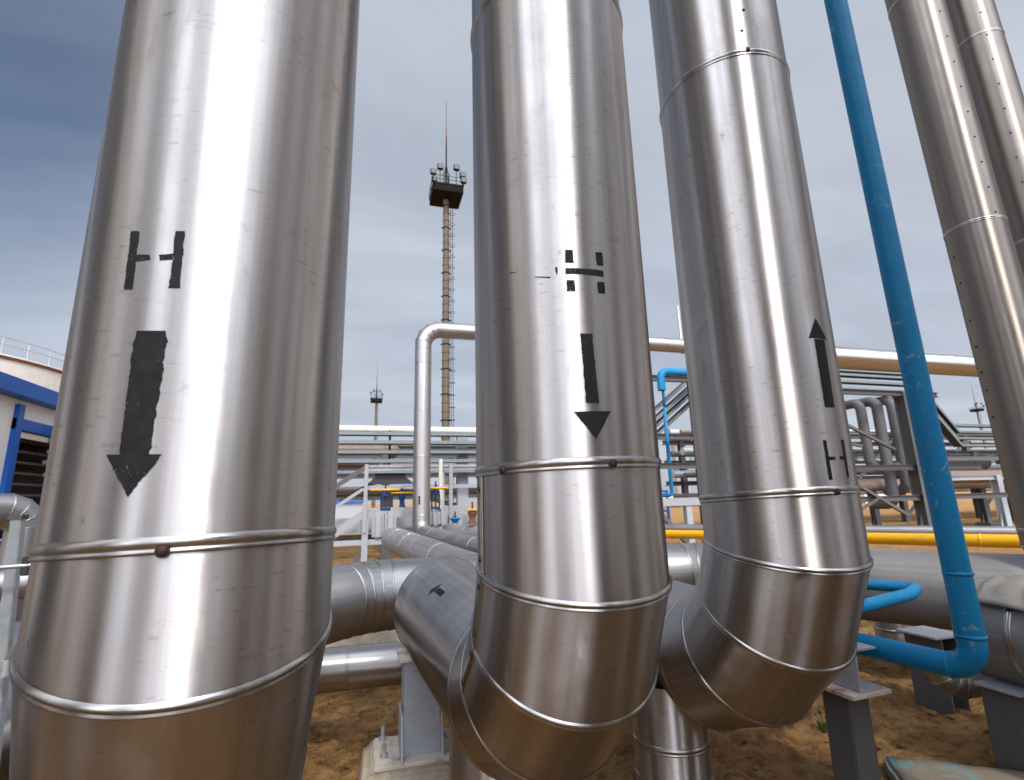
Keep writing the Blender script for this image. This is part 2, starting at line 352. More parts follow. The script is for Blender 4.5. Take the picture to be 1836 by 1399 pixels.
class Pipe:
    def __init__(s, name, label, cat, pts, radii, r, inserts=None, mat='aluminium_cladding', n=48, bead=1., group=None, taper=None, caps=(False, False), merge=False, e0=None, bead_mat='bead_metal', finish=None):
        s.r = r; s.st = route(pts, radii, inserts); st = s.st; m = len(st)
        s.root = empty(name, V(pts[0]), label, cat, group); s.segs = []
        e = V(e0) if e0 else V((0, 1, 0)); whole = MB(); beads = MB()
        rad = [taper(c) if taper else r for c, _, _ in st]
        acc = 0
        for i in range(m-1):
            c0, n0, _ = st[i]; c1, n1, k1 = st[i+1]; a = (c1-c0).normalized()
            e = e-a*e.dot(a)
            if e.length < .05: e = V((1, 0, 0))-a*a.x
            e.normalize(); g = a.cross(e)
            def ring(c, nn, rr):
                out = []
                for j in range(n+1):
                    al = 2*math.pi*j/n; q = c+(e*math.cos(al)+g*math.sin(al))*rr
                    out.append(q-a*((q-c).dot(nn)/a.dot(nn)))
                return out
            ra, rb = rad[i], rad[i+1]; lap = .0012 if i % 2 else 0.
            A, B = ring(c0, n0, ra-lap), ring(c1, n1, rb-lap); L = (c1-c0).length
            # rows along the length so the tangent stays true on skewed gores
            vs = A+B; W = n+1; fs = []; uv = []
            for j in range(n):
                fs.append((j, j+1, W+j+1, W+j)); u0 = [(A[q]-c0).dot(a) for q in (j, j+1)]; u1 = [(B[q]-c1).dot(a) for q in (j, j+1)]
                v0, v1 = 2*math.pi*ra*j/n, 2*math.pi*ra*(j+1)/n
                uv.append([(acc+u0[0], v0), (acc+u0[1], v1), (acc+L+u1[1], v1), (acc+L+u1[0], v0)])
            acc += L
            s.segs.append((c0, c1, a, e.copy(), g.copy(), n0, n1, ra-lap)); s.rr = getattr(s, 'rr', []); s.rr.append((ra-lap, rb-lap))
            if merge: whole.add(vs, fs, uv, True)
            else: MB().add(vs, fs, uv, True).build('cladding_section', finish((c0+c1)/2) if finish else mat, s.root)
            if k1 != 'end' and bead > 0:
                pf = PROF[k1]; C1 = ring(c1, n1, rb); vv = []; ff = []; uu = []; P = len(pf)
                for j in range(n+1):
                    o = (C1[j]-c1).normalized()
                    for (ax, h) in pf: vv.append(C1[j]+o*(h*bead)+n1*(ax*bead))
                for j in range(n):
                    for q in range(P-1):
                        ff.append((j*P+q, (j+1)*P+q, (j+1)*P+q+1, j*P+q+1)); uu.append([(q*.004, j*.02), (q*.004, j*.02+.02), (q*.004+.004, j*.02+.02), (q*.004+.004, j*.02)])
                if merge: beads.add(vv, ff, uu, True)
                else: MB().add(vv, ff, uu, True).build('seam_bead', bead_mat, s.root)
        if merge:
            whole.build('cladding', mat, s.root)
            if beads.v: tag(beads.build('seam_bead', bead_mat, s.root))
        for side, on in zip((0, -1), caps):
            if on:
                c, nn, _ = st[side]; nn = -nn if side == 0 else nn
                MB().dome(c-nn*.0, nn, rad[side]+.004, .035, 40).build('end_cap', mat, s.root)
    def hit(s, px, py, seg):
        "where the line of sight through a photo pixel meets section seg"
        c0, c1, a, e, g, n0, n1, r = s.segs[seg]; d = ray(px, py); w = EYE-c0
        dp = d-a*d.dot(a); wp = w-a*w.dot(a); A = dp.dot(dp); B = wp.dot(dp); C = wp.dot(wp)-sum(s.rr[seg])**2/4
        t = (-B-math.sqrt(max(B*B-A*C, 0)))/A; return EYE+d*t
    def lift(s, p, seg, h):
        c0, c1, a, e, g, n0, n1, r = s.segs[seg]; t = (p-c0).dot(a); q = c0+a*t; r0, r1 = s.rr[seg]; f = min(1, max(0, t/(c1-c0).length)); return q+(p-q).normalized()*(r0+(r1-r0)*f+h)
    def mark(s, name, quads, seg, off, sc, jit=.0015):
        "painted mark: quads given as photo corners, laid as a paint film 0.7 mm proud of the sheet"
        mb = MB(); rnd = random.Random(len(quads)*7+seg)
        for q in quads:
            if len(q) == 3: q = [q[0], q[1], q[2], q[2]]
            P = [s.hit(off[0]+x/sc, off[1]+y/sc, seg) for x, y in q]
            nu = 10; nv = max(6, int((P[0]-P[3]).length/.003)); G = []
            def wob():
                o, ph = [], rnd.uniform(0, 50)
                return [jit*(1.5*noise.noise(V((ph, i_*.16, 0)))+1.1*noise.noise(V((ph, i_*.6, 5)))+rnd.gauss(0, .25)) for i_ in range(nv+1)]
            ja, jb = wob(), wob()
            for b_ in range(nv+1):
                t = b_/nv; Lf = P[0].lerp(P[3], t); Rt = P[1].lerp(P[2], t); dd = (Rt-Lf)
                if dd.length > .004: dn = dd.normalized(); Lf = Lf+dn*ja[b_]; Rt = Rt+dn*jb[b_]
                for a_ in range(nu+1): G.append(s.lift(Lf.lerp(Rt, a_/nu), seg, .0007))
            W = nu+1
            mb.add(G, [(b_*W+a_, (b_+1)*W+a_, (b_+1)*W+a_+1, b_*W+a_+1) for b_ in range(nv) for a_ in range(nu)], None, True)
        return mb.build(name, 'black_stencil_paint', s.root)
    def screw(s, px, py, seg, size=.010, h=.006, mat='screw_rust'):
        p = s.hit(px, py, seg); q = s.lift(p, seg, h); o = (q-s.lift(p, seg, 0)).normalized()
        MB().disc(q-o*.003, o, size*1.25, .003, 14).dome(q, o, size, size*.55, 14).build('screw', mat, s.root)

def tilt(slope, az):   # plane that dips by slope towards plant azimuth az
    a = R_(az); n = V((slope*math.sin(a), slope*math.cos(a), 1)).normalized(); return -n

# ------------------------------------------------------------------ ground
def ground_h(x, y):
    d = math.hypot(x, y)
    h = noise.fractal(V((x*.55, y*.55, 3.1)), 1., 2.1, 5)*.045+noise.fractal(V((x*2.6, y*2.6, 9.)), .8, 2.2, 5)*.032
    if d < 13:
        q = noise.fractal(V((x*5.5+3, y*5.5, 1.)), .75, 2.2, 4); h += .028*(1-abs(q))**2-.02
        h += .014*noise.fractal(V((x*15, y*15, 7.)), .8, 2.1, 3)
    return h*min(1., max(.25, 18/(d+6)))-.01
def build_ground():
    vs = []; fs = []
    def axis(a, b, d):
        xs = [a+d*i for i in range(int((b-a)/d)+1)]; st = d
        hi, lo = [], []
        x = xs[-1]
        while x < 3200: st *= 1.14; x += st; hi.append(x)
        st = d; x = a
        while x > -3200: st *= 1.14; x -= st; lo.append(x)
        return lo[::-1]+xs+hi
    xs, ys = axis(-1.6, 5.4, .032), axis(1.6, 7.2, .032)
    for y in ys:
        for x in xs: vs.append((x, y, ground_h(x, y)))
    W = len(xs)
    for j in range(len(ys)-1):
        for i in range(W-1): fs.append((j*W+i, j*W+i+1, (j+1)*W+i+1, (j+1)*W+i))
    MB().add(vs, fs, None, True).build('ground', 'dirt', None, kind='structure')
    rnd = random.Random(3); mb = MB()
    for k_ in range(4200):
        a = R_(rnd.uniform(-45, 75)); d = 1.6+9*rnd.random()**1.6; x, y = d*math.sin(a), d*math.cos(a); r = rnd.uniform(.006, .024)*(2. if rnd.random() < .08 else 1)
        bm = bmesh.new(); bmesh.ops.create_icosphere(bm, subdivisions=1, radius=r)
        sc_ = V((rnd.uniform(.7, 1.4), rnd.uniform(.7, 1.4), rnd.uniform(.45, .9)))
        idx = {w: i for i, w in enumerate(bm.verts)}; z = ground_h(x, y)
        mb.add([V((x+w.co.x*sc_.x*rnd.uniform(.8, 1.2), y+w.co.y*sc_.y*rnd.uniform(.8, 1.2), z+r*.2+w.co.z*sc_.z)) for w in bm.verts], [tuple(idx[w] for w in f.verts) for f in bm.faces]); bm.free()
    mb.build('dirt_clods', 'dirt', None, 'loose clods of orange earth scattered under the pipes', 'soil', kind='stuff')
build_ground()

# ------------------------------------------------------------------ the three great pipes
TOP = 7.5
P1 = V((-.378, 1.419, 0)); P2 = V((.637, 1.586, 0)); P3 = V((1.66, 1.799, 0))
def riser(name, label, base, hz, R, az, rings, run, r=.3, extra=None, radii2=(), **kw):
    a = R_(az); d = V((math.sin(a), math.cos(a), 0)); top = base+V((0, 0, TOP)); corner = base+V((0, 0, hz))
    pts = [top, corner]+([corner+d*run] if extra is None else extra)
    return Pipe(name, label, 'pipe', pts, [R]+list(radii2), r, {0: [(TOP-z, nrm) for z, nrm in rings]}, n=96, **kw)
H1 = .70
p1 = riser('insulated_pipe', 'widest shiny aluminium clad pipe at left with a thick black down arrow and letter H', P1, H1, (.73, 3), -17,
           [(5.1, None), (3.25, tilt(.04, 320)), (1.418, tilt(.049, 326))], 0,
           extra=[V((-1.13, 3.87, H1)), V((0., 5, H1)), V((3.45, 5, H1)), V((3.45+.53*5.2, 5-.85*5.2, H1))], radii2=(.5, (.72, 4), .5), finish=lambda c: 'weathered_cladding' if c.x > 2.2 else ('dull_cladding' if c.y > 3.6 else 'aluminium_cladding'), group='insulated riser pipes')
p2 = riser('insulated_pipe', 'middle shiny riser pipe with black down arrow and an H stencilled in five bars', P2, .80, .60, -3,
           [(5.2, None), (3.30, tilt(.03, 250)), (1.592, tilt(.024, 270))], 2.05, caps=(False, True), group='insulated riser pipes',
           taper=lambda c: .3+max(0, min(.035, (c.y-2.3)*.03)), mat='dusty_cladding')
p3 = riser('insulated_pipe', 'right shiny riser pipe with a black arrow pointing up above the letter H', P3, .72, .70, 3,
           [(5.3, None), (3.432, tilt(.043, 276)), (1.488, tilt(.048, 342))], 2.0, caps=(False, True), group='insulated riser pipes', mat='dusty_cladding')
# stencilled marks
o1, s1 = (180, 380), 2.59
SEG1, SEG2, SEG3 = 2, 2, 2
p1.mark('painted_letter', [[(143, 90), (182, 90), (148, 360), (110, 360)], [(166, 200), (226, 199), (232, 222), (163, 231)],
                           [(350, 90), (392, 90), (368, 355), (318, 355)], [(272, 200), (337, 195), (334, 222), (275, 227)]], SEG1, o1, s1, .0012)
p1.mark('painted_arrow', [[(172, 553), (302, 553), (312, 600), (152, 618)], [(152, 618), (312, 600), (228, 1126), (88, 1126)], [(28, 1128), (290, 1126), (128, 1325)]], SEG1, o1, s1, .0018)
o2, s2 = (980, 420), 3.043
p2.mark('painted_letter', [[(100, 86), (143, 86), (148, 158), (103, 156)], [(266, 98), (304, 100), (310, 174), (275, 170)], [(104, 186), (310, 200), (313, 234), (105, 218)],
                           [(107, 251), (153, 252), (157, 313), (110, 312)], [(277, 260), (316, 262), (320, 326), (283, 322)]], SEG2, o2, s2, .0008)
p2.mark('painted_arrow', [[(184, 542), (248, 544), (286, 922), (217, 924)], [(148, 970), (352, 966), (270, 1118)]], SEG2, o2, s2, .0016)
for q_ in ([(46, 180), (60, 182), (60, 218), (54, 222)], [(-200, 210), (-165, 207), (-165, 211), (-200, 215)], [(-70, 232), (25, 233), (22, 241), (-60, 236)]): p2.mark('paint_smear', [q_], SEG2, o2, s2, .0012)
o3, s3 = (1390, 540), 3.886
p3.mark('painted_arrow', [[(232, 258), (358, 270), (278, 118)], [(272, 264), (342, 270), (412, 742), (348, 742)]], SEG3, o3, s3, .0010)
p3.mark('painted_letter', [[(332, 968), (356, 970), (400, 1245), (375, 1245)], [(368, 1084), (415, 1086), (420, 1106), (373, 1112)],
                           [(458, 966), (477, 968), (515, 1232), (502, 1232)], [(447, 1080), (482, 1078), (486, 1106), (452, 1106)]], SEG3, o3, s3, .0008)
nb = len(p2.segs)-1
p2.mark('painted_arrow', [[(875, 1250), (905, 1200), (998, 1150), (925, 1212)], [(925, 1218), (968, 1182), (1018, 1215), (972, 1255)]], nb, (580, 800), 4.663, .0005)
# screws in the lap joints
p1.screw(292, 988, 2); p2.screw(903, 843, 2); p2.screw(1098, 831, 2); p3.screw(1500, 882, 2); p3.screw(1340, 90, 1)
for x, y in ((1333, 18), (1330, 55)): p3.screw(x, y, 1, .006, .001)
# lap joint, sealant and rivets down the left side of the middle pipe
def lap(P, px, py, seg0, seg1, rivets=True):
    c0, c1, a, e, g, n0, n1, r = P.segs[seg0]; h = P.hit(px, py, seg0)-c0; h -= a*h.dot(a); al = math.atan2(h.dot(g), h.dot(e))
    seal = MB(); rnd = random.Random(5)
    for k_ in range(seg0, seg1+1):
        c0, c1, a, e, g, n0, n1, r = P.segs[k_]
        def pt(t, da, hh):
            o = e*math.cos(al+da)+g*math.sin(al+da); q0 = c0+o*(r+hh); q0 = q0-a*((q0-c0).dot(n0)/a.dot(n0)); q1 = c1+o*(r+hh); q1 = q1-a*((q1-c1).dot(n1)/a.dot(n1)); return q0.lerp(q1, t)
        steps = 26; L = []; Q = []
        for i in range(steps+1):
            t = .03+.94*i/steps; w = .010+.008*rnd.random(); x = rnd.gauss(0, .003)
            L.append([pt(t, x-w, .0008), pt(t, x+w, .0008)])
        seal.add([q for p_ in L for q in p_], [(2*i, 2*i+2, 2*i+3, 2*i+1) for i in range(steps)], None, True)
        # raised free edge of the sheet
        st_ = MB(); sg = 8; vv = []
        for i in range(sg+1):
            t = .01+.98*i/sg
            vv += [pt(t, .02, .0004), pt(t, .025, .0035), pt(t, .16, .0035), pt(t, .17, .0004)]
        st_.add(vv, [(4*i+q, 4*i+4+q, 4*i+5+q, 4*i+1+q) for i in range(sg) for q in range(3)], None, True).build('lap_strip', 'bead_metal', P.root)
        if rivets:
            for t in (.15, .80) if k_ > seg0 else (.16, .84):
                p_ = pt(t, .085, .0035); o = (p_-pt(t, .085, 0)).normalized(); MB().disc(p_, o, .0095, .002, 12).dome(p_+o*.002, o, .006, .004, 12).build('rivet', 'screw_rust', P.root)
    seal.build('sealant_streak', 'sealant', P.root)
lap(p2, 866, 880, 3, 5)

# the rows carry on beyond the frame: two more risers stand left and behind, seen mirrored in the sheet metal
P0 = V((-1.399, 1.234, 0))
p0 = riser('insulated_pipe', 'shiny pipe beyond the left edge, its low run ending behind the galvanised post', P0, .76, .66, 2, [(5.2, None), (3.3, None), (1.45, None)], 2.6, caps=(False, True), group='insulated riser pipes')
PB = V((1.073, .004, 0))
pb = riser('insulated_pipe', 'shiny riser pipe just out of the frame at right, mirrored in the others', PB, .75, .62, 180, [(5.4, None), (3.4, None), (1.5, None)], 2.4, r=.34, caps=(False, True), group='insulated riser pipes')

for (x_, y_, az_, lab_) in ((2.094, .19, 150, 'shiny riser pipe added unseen beyond the right edge, second from the frame, to darken reflections'),
                            (-1.992, -.05, 200, 'shiny riser pipe added unseen left of and behind the camera to darken reflections')):
    riser('insulated_pipe', lab_, V((x_, y_, 0)), .75, .62, az_, [(5.4, None), (3.4, None), (1.5, None)], 2.0, caps=(False, True), group='insulated riser pipes')  # both added out of view to darken bands in the sheet reflections

for (x_, y_, az_, lab_) in ((-2.49, -2.80, 200, 'unseen shiny riser added for dark reflections behind the camera at left, first of three'), (-2.15, -4.02, 200, 'unseen shiny riser added for dark reflections behind the camera at left, hindmost'),
                            (2.81, -.83, 150, 'unseen shiny riser added for dark reflections behind the camera at right, taller run'), (4.1, .78, 150, 'unseen shiny riser added for dark reflections outside the frame at right')):
    riser('insulated_pipe', lab_, V((x_, y_, 0)), .75, .62, az_, [(3.4, None), (1.5, None)], 2.0, caps=(False, True), group='insulated riser pipes')  # unseen risers added to give the cladding more dark to reflect
bk = empty('added_poles', (-3.5, -5, 0), 'thin poles added unseen behind the camera to streak the reflections', 'rack')  # poles added out of view for narrow dark streaks in the reflections
for wx, wy, r_, h_ in ((3.1, -3.34, .09, 6.5), (3.63, -2.83, .05, 6.), (2.75, -4.3, .13, 7.), (4.4, -3.0, .11, 6.5), (-3.85, -3.88, .10, 6.5), (-4.45, -3.47, .06, 6.), (-5.2, -3.3, .14, 7.), (5.2, -1.9, .07, 6.), (-3.3, -1.2, .05, 5.5)):
    x_, y_ = .961*wx+.276*wy, -.276*wx+.961*wy; MB().tube([(x_, y_, 0), (x_, y_, h_)], r_, 14).build('pole', 'dark_grey_paint', bk)
blocker = empty('dark_blocker', (5., -9., 0), 'unseen dark hall standing behind the camera, seen only mirrored', 'building')  # unseen building added to darken what the right-edge risers reflect
hx = (Matrix.Rotation(R_(-8), 3, 'Z') @ V((1, 0, 0)), Matrix.Rotation(R_(-8), 3, 'Z') @ V((0, 1, 0)), V((0, 0, 1)))
MB().box((6.2, -9.4, 3.6), (5.0, 6, 7.2), hx).build('wall', 'dark_grey_paint', blocker); MB().box((6.2, -9.4, 7.32), (5.4, 6.4, .24), hx).build('roof', 'grey_paint', blocker)
for i in range(3): MB().box(V((6.2, -9.4, 2.2))+hx[0]*(-1.6+1.6*i)+hx[1]*3.02, (1.0, .08, 1.4), hx).build('window', 'dark_steel', blocker)

# drop legs under the branches
def drop(c, ztop, r, label):
    P = Pipe('drop_pipe', label, 'pipe', [V((c[0], c[1], ztop)), V((c[0], c[1], -.15))], [], r, {0: [(ztop-.30, None), (ztop-.14, None)]}, n=64, group='drop legs under the risers')
    return P
d2 = at(884, 1340, dist=2.42); drop((d2.x, d2.y), .62, .185, 'short silver drop leg under the middle riser going into the soil')
d3 = at(1203, 1330, dist=3.0); drop((d3.x, d3.y), .58, .19, 'short silver drop leg under the right riser going into the soil')

# ------------------------------------------------------------------ blue water pipes
def smooth_path(pts, rr, n=9):
    pts = [V(p) for p in pts]; out = [pts[0]]
    for i in range(1, len(pts)-1):
        d, d2 = (pts[i]-pts[i-1]).normalized(), (pts[i+1]-pts[i]).normalized(); phi = d.angle(d2); R = rr[i-1] if isinstance(rr, (list, tuple)) else rr
        T = R*math.tan(phi/2); S = pts[i]-d*T; rad = (d2-d*d2.dot(d)).normalized(); O = S+rad*R
        for k_ in range(n+1):
            a = phi*k_/n; out.append(O-rad*(R*math.cos(a))+d*(R*math.sin(a)))
    out.append(pts[-1]); return out
def plain_pipe(name, label, pts, rr, r, mat, cat='pipe', group=None, n=32, welds=(), weld_mat=None, loc=None):
    root = empty(name, V(pts[0]), label, cat, group)
    path = smooth_path(pts, rr); MB().tube(path, r, n).build('pipe_body', mat, root)
    for (p, d) in welds:
        p, d = V(p), V(d).normalized(); w = .10*r
        MB().tube([p-d*w*1.6, p-d*w*.8, p, p+d*w*.8, p+d*w*1.6], r, n, False, [r*.99, r+w*.7, r+w, r+w*.7, r*.99]).build('weld_seam', weld_mat or mat, root)
    return root
BR = .055
DB = 3.25
b0, b1, b2 = at(1492, -60, dist=DB*.985), at(1727, 1000, dist=DB), at(1748, 1176, dist=DB)
b2.z = .695; bt = b1+(b0-b1)*2.2
bx = at(1532, 1152, z=.695)
bhdir = (bx-b2); bhdir.z = 0; bh = b2+bhdir.normalized()*1.7
dn = (b2-b0).normalized()
w1, w2 = [b0.lerp(b2, (at(x, y, dist=DB).z-b0.z)/(b2.z-b0.z)) for x, y in ((1731, 1028), (1750, 1141))]
plain_pipe('blue_pipe', 'tall blue painted pipe coming down and turning behind the right riser', [bt, b2, bh], .115, BR, 'blue_paint',
           welds=[(w1, dn), (w2, dn), (b2+bhdir.normalized()*.10, bhdir)], n=40)
zh = .86
h0, h1_, h2, h3 = at(1520, 1046, z=zh), at(1622, 1060, z=zh), at(1624, 1067, z=zh), at(1520, 1094, z=zh)
h1_ = at(1610, 1052, z=zh); h2 = at(1618, 1069, z=zh)
dd = (h0-h1_).normalized(); h0 = h1_+dd*1.3; d3_ = (h3-h2).normalized(); h3 = h2+d3_*1.2
corner1 = h1_-dd*.10; corner2 = h2-d3_*.10
plain_pipe('blue_pipe', 'small blue hairpin pipe bent back on itself beside the right riser', [h0, corner1, corner2, h3], .05, .036, 'blue_paint', n=28)

# ------------------------------------------------------------------ risers at the far right
def far_riser(cx_, cy_, r, rings, label, foot, e):
    pts = [V((cx_, cy_, 9)), V((cx_+e[0], cy_+e[1], foot)), V((cx_+e[0]+1.6, cy_+e[1]-1.0, foot))]
    return Pipe('insulated_pipe', label, 'pipe', pts, [.45], r, {0: [(9-z, None) for z in rings]}, n=64, group='insulated riser pipes at the right edge', bead=.8)
def cyl_from_edges(l, r_, rad):
    a, b = [math.atan2(ray(*q).x, ray(*q).y) for q in (l, r_)]; D = rad/math.sin((b-a)/2); m = (a+b)/2; return V((D*math.sin(m), D*math.cos(m), 0))
q4 = cyl_from_edges((1588, 0), (1692, 0), .2); q4b = cyl_from_edges((1760, 700), (1893, 700), .2)
a4, a4b = math.atan2(q4.x, q4.y), math.atan2(q4b.x, q4b.y); D4 = 5.5
zt, zb = at(1640, 0, dist=D4).z, at(1826, 700, dist=D4).z
pt_, pb_ = V((D4*math.sin(a4), D4*math.cos(a4), zt)), V((D4*math.sin(a4b), D4*math.cos(a4b), zb))
ax4 = (pt_-pb_).normalized()
def along(z): return pb_+ax4*((z-pb_.z)/ax4.z)
z_r = [at(1640, 8, dist=D4).z, at(1755, 402, dist=D4-.1).z, at(1850, 950, dist=D4).z]
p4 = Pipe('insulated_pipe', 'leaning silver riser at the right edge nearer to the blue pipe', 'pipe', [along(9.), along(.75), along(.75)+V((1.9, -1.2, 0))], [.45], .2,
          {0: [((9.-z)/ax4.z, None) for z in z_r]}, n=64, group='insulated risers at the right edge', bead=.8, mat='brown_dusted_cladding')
off5 = V((.98, .12, .0))
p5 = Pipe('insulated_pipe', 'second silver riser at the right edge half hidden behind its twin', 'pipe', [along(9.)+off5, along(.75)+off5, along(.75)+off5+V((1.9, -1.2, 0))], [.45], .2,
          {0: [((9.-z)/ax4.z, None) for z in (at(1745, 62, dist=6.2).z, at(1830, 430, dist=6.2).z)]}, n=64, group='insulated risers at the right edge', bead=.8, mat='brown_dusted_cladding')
for i in range(9):
    y = 20+i*45; p4.screw(1686+i*12.4, y, 1, .007, .001); p5.screw(1759+i*10.6, 18+i*44 if i else 22, 1 if i > 1 else 0, .007, .001)
for i, (x, y) in enumerate(((1706, 462), (1718, 508), (1735, 575), (1746, 622), (1756, 668), (1765, 700), (1777, 748))): p4.screw(x+4, y, 2, .008, .001)

# ------------------------------------------------------------------ ground level pipe runs
def run_pipe(name, label, pts, radii, r, ins=None, **kw):
    return Pipe(name, label, 'pipe', pts, radii, r, ins or {}, **kw)
# lines from the valve station to the header
sA0, sA1 = V((.46, 9.35, .90)), V((1.08, 5.12, .78))
run_pipe('spool_pipe', 'silver spool running from the jacket under the left handwheel to the header', [sA0, sA1], [], .205, {0: [(.55, None), (1.0, None), (1.45, None), (2.1, None), (3.0, None)]}, mat='weathered_cladding', n=40, bead=.7, group='silver spools joining the header')
U0 = V((1.0, 9.95, .93)); UT = 4.98; U1 = V((1.93, 5.12, .79))
uz = [(UT-z) for z in (4.30, 3.35, 2.45, 1.28)]
run_pipe('inverted_loop_pipe', 'tall silver pipe rising to an elbow and running overhead, tiny black arrow near its foot',
         [U1, U0, V((U0.x, U0.y, UT)), V((9.6, 9.957, UT))], [.26, .36], .166, {0: [(1., None), (2.2, None), (3.2, None), (4.1, None)], 1: [(.35, None), (1.45, None), (2.35, None), (3.32, None), (3.62, None)], 2: [(1.9, None), (3.8, None), (5.6, None)]}, mat='dull_cladding', n=40, bead=.6)
loop = [x for x in bpy.data.objects if x.name.startswith('inverted_loop_pipe')][0]
C0, C1 = V((2.9, 5.12, .79)), V((1.62, 10.2, .93))
run_pipe('spool_pipe', 'silver spool farthest right under the right handwheel, running behind the loop pipe', [C1, C0], [], .17, {0: [(.8, None), (2.0, None), (3.2, None), (4.3, None)]}, mat='weathered_cladding', n=36, bead=.6, group='silver spools joining the header')
# overhead line, thicker continuation
run_pipe('overhead_pipe', 'thick pale pipe overhead at the right, white above and brown below', [V((9.4, 10.25, 5.04)), V((30, 10.25, 5.02))], [], .30, {0: [(3.2, None), (6.5, None), (10, None)]}, n=40, bead=.5, caps=(True, False))
# big lagged pipe in front of the header on the right
g2a, g2b = at(1440, 1040, z=.68), at(1836, 1062, z=.66)
g2d = (g2b-g2a).normalized()
run_pipe('lagged_pipe', 'dull grey lagged pipe low behind the blue pipe, standing on the flat column', [g2a-g2d*.7, g2b+g2d*2.2], [], .215, {0: [(1.0, None), (2.0, None), (3.4, None)]}, mat='weathered_cladding', n=40, bead=.7, caps=(True, False))
y0, y1 = at(1150, 957, dist=11.0), at(1880, 972, dist=8.6)
ydir = (y1-y0).normalized()
plain_pipe('yellow_pipe', 'yellow painted pipe running low across the right behind the risers', [y0-ydir*3, y1+ydir*2.5], .1, .078, 'yellow_paint', n=24, welds=[(y0.lerp(y1, .9), ydir), (y0.lerp(y1, .12), ydir)])
wh0, wh1 = at(1150, 946, dist=11.4), at(1880, 958, dist=9.2)
run_pipe('white_line', 'thin white clad pipe running just behind the yellow pipe', [wh0-ydir*3, wh1+ydir*2.5], [], .085, {0: [(3, None), (5.5, None), (8, None)]}, mat='dull_cladding', n=24, bead=.5, merge=True)
# small line below the header
sm0, sm1 = at(560, 1206, dist=3.74), at(760, 1192, dist=3.72); sm0.z = sm1.z = .475
smd = (sm1-sm0).normalized()
run_pipe('small_header', 'small bright silver pipe low between the left riser and the grey footed column', [sm0-smd*1.2, sm1-smd*.12], [], .128, {0: [(1.42, None)]}, n=48, bead=.5, caps=(True, True))

# right tee with torn wrapping
t0, t1 = at(1778, 1122, dist=4.25), at(1915, 1132, dist=4.05); tz = .70; t0.z = t1.z = tz; td = (t1-t0).normalized()
tee = run_pipe('lagged_tee', 'round ended lagged pipe with torn wrapping at the lower right corner', [t0-td*.02, t1+td*1.2], [], .27, {0: [(.28, None), (.75, None)]}, mat='weathered_cladding', n=56, bead=1, caps=(True, False))
def torn_wrap():
    mb = MB(); rnd = random.Random(11); up = V((0, 0, 1)); side = td.cross(up); n1, n2 = 22, 20; G = []
    for i in range(n1+1):
        for j in range(n2+1):
            u = i/n1; a = R_(35+105*j/n2); w = noise.fractal(V((u*4, a*1.6, 4)), 1, 2, 3)*.020
            edge = noise.noise(V((a*3, 1.3, u)))*.05
            G.append(t0+td*(.10+u*.62+edge)+(side*math.cos(a)+up*math.sin(a))*(.283+.012+w+.006*math.sin(u*26+a*2)))
    W = n2+1; mb.add(G, [(i*W+j, i*W+j+1, (i+1)*W+j+1, (i+1)*W+j) for i in range(n1) for j in range(n2)], None, True)
    o = mb.build('torn_wrapping', 'insulation_wrap', tee.root); sm = o.modifiers.new('thick', 'SOLIDIFY'); sm.thickness = .012
torn_wrap()
# small drain behind blue pipe
dz = .30
e0_ = at(1690, 1225, dist=4.3); e1_ = at(1836, 1205, dist=4.5)
run_pipe('drain_pipe', 'small dull grey drain pipe with a mitred elbow behind the foot of the blue pipe', [V((e0_.x, e0_.y, .455)), V((e0_.x, e0_.y, e0_.z)), e1_+(e1_-e0_).normalized()*1.0], [.10], .095, {1: [(.24, None)]}, mat='dull_cladding', n=32, bead=.7, caps=(True, False))
st0 = at(1592, 1078, z=.42)
run_pipe('stub_pipe', 'short flared stub pipe rising from the soil under the hairpin pipe', [V((st0.x, st0.y, .56)), V((st0.x, st0.y, -.1))], [], .15, {0: [(.22, None), (.40, None)]}, mat='dull_cladding', n=32, bead=.8, taper=lambda c: .13+.05*max(0, .6-c.z))

# ------------------------------------------------------------------ steel supports
def footing(c, sx, sy, h, root, mat='concrete'):
    bm = bmesh.new(); bmesh.ops.create_cube(bm, size=1)
    for w in bm.verts:
        k_ = .86 if w.co.z > 0 else 1.05; w.co = V((w.co.x*sx*k_, w.co.y*sy*k_, (w.co.z+.5)*h))
    bmesh.ops.bevel(bm, geom=list(bm.edges), offset=.03, segments=3, affect='EDGES'); bmesh.ops.subdivide_edges(bm, edges=list(bm.edges), cuts=2, use_grid_fill=True)
    for w in bm.verts: w.co += V(noise.noise_vector(w.co*6))*.008
    idx = {w: i for i, w in enumerate(bm.verts)}; mb = MB().add([w.co+V(c) for w in bm.verts], [tuple(idx[w] for w in f.verts) for f in bm.faces], None, True); bm.free()
    return mb.build('concrete_footing', mat, root)
cc = at(753, 1352, z=.13); cx0, cy0 = cc.x, cc.y+.02
col1 = empty('support_column', (cx0, cy0, 0), 'short grey steel column bolted to a pale concrete footing, left of the middle riser', 'support', 'short steel pipe supports')
footing((cx0-.03, cy0+.02, -.12), .62, .50, .26, col1)
MB().box((cx0, cy0, .152), (.50, .36, .02), bev=.004).build('base_plate', 'rusty_white', col1)
MB().ibeam((cx0, cy0, .163), (cx0, cy0, .63), .2, .2, .014, (0, 1, 0)).build('column_post', 'grey_paint', col1)
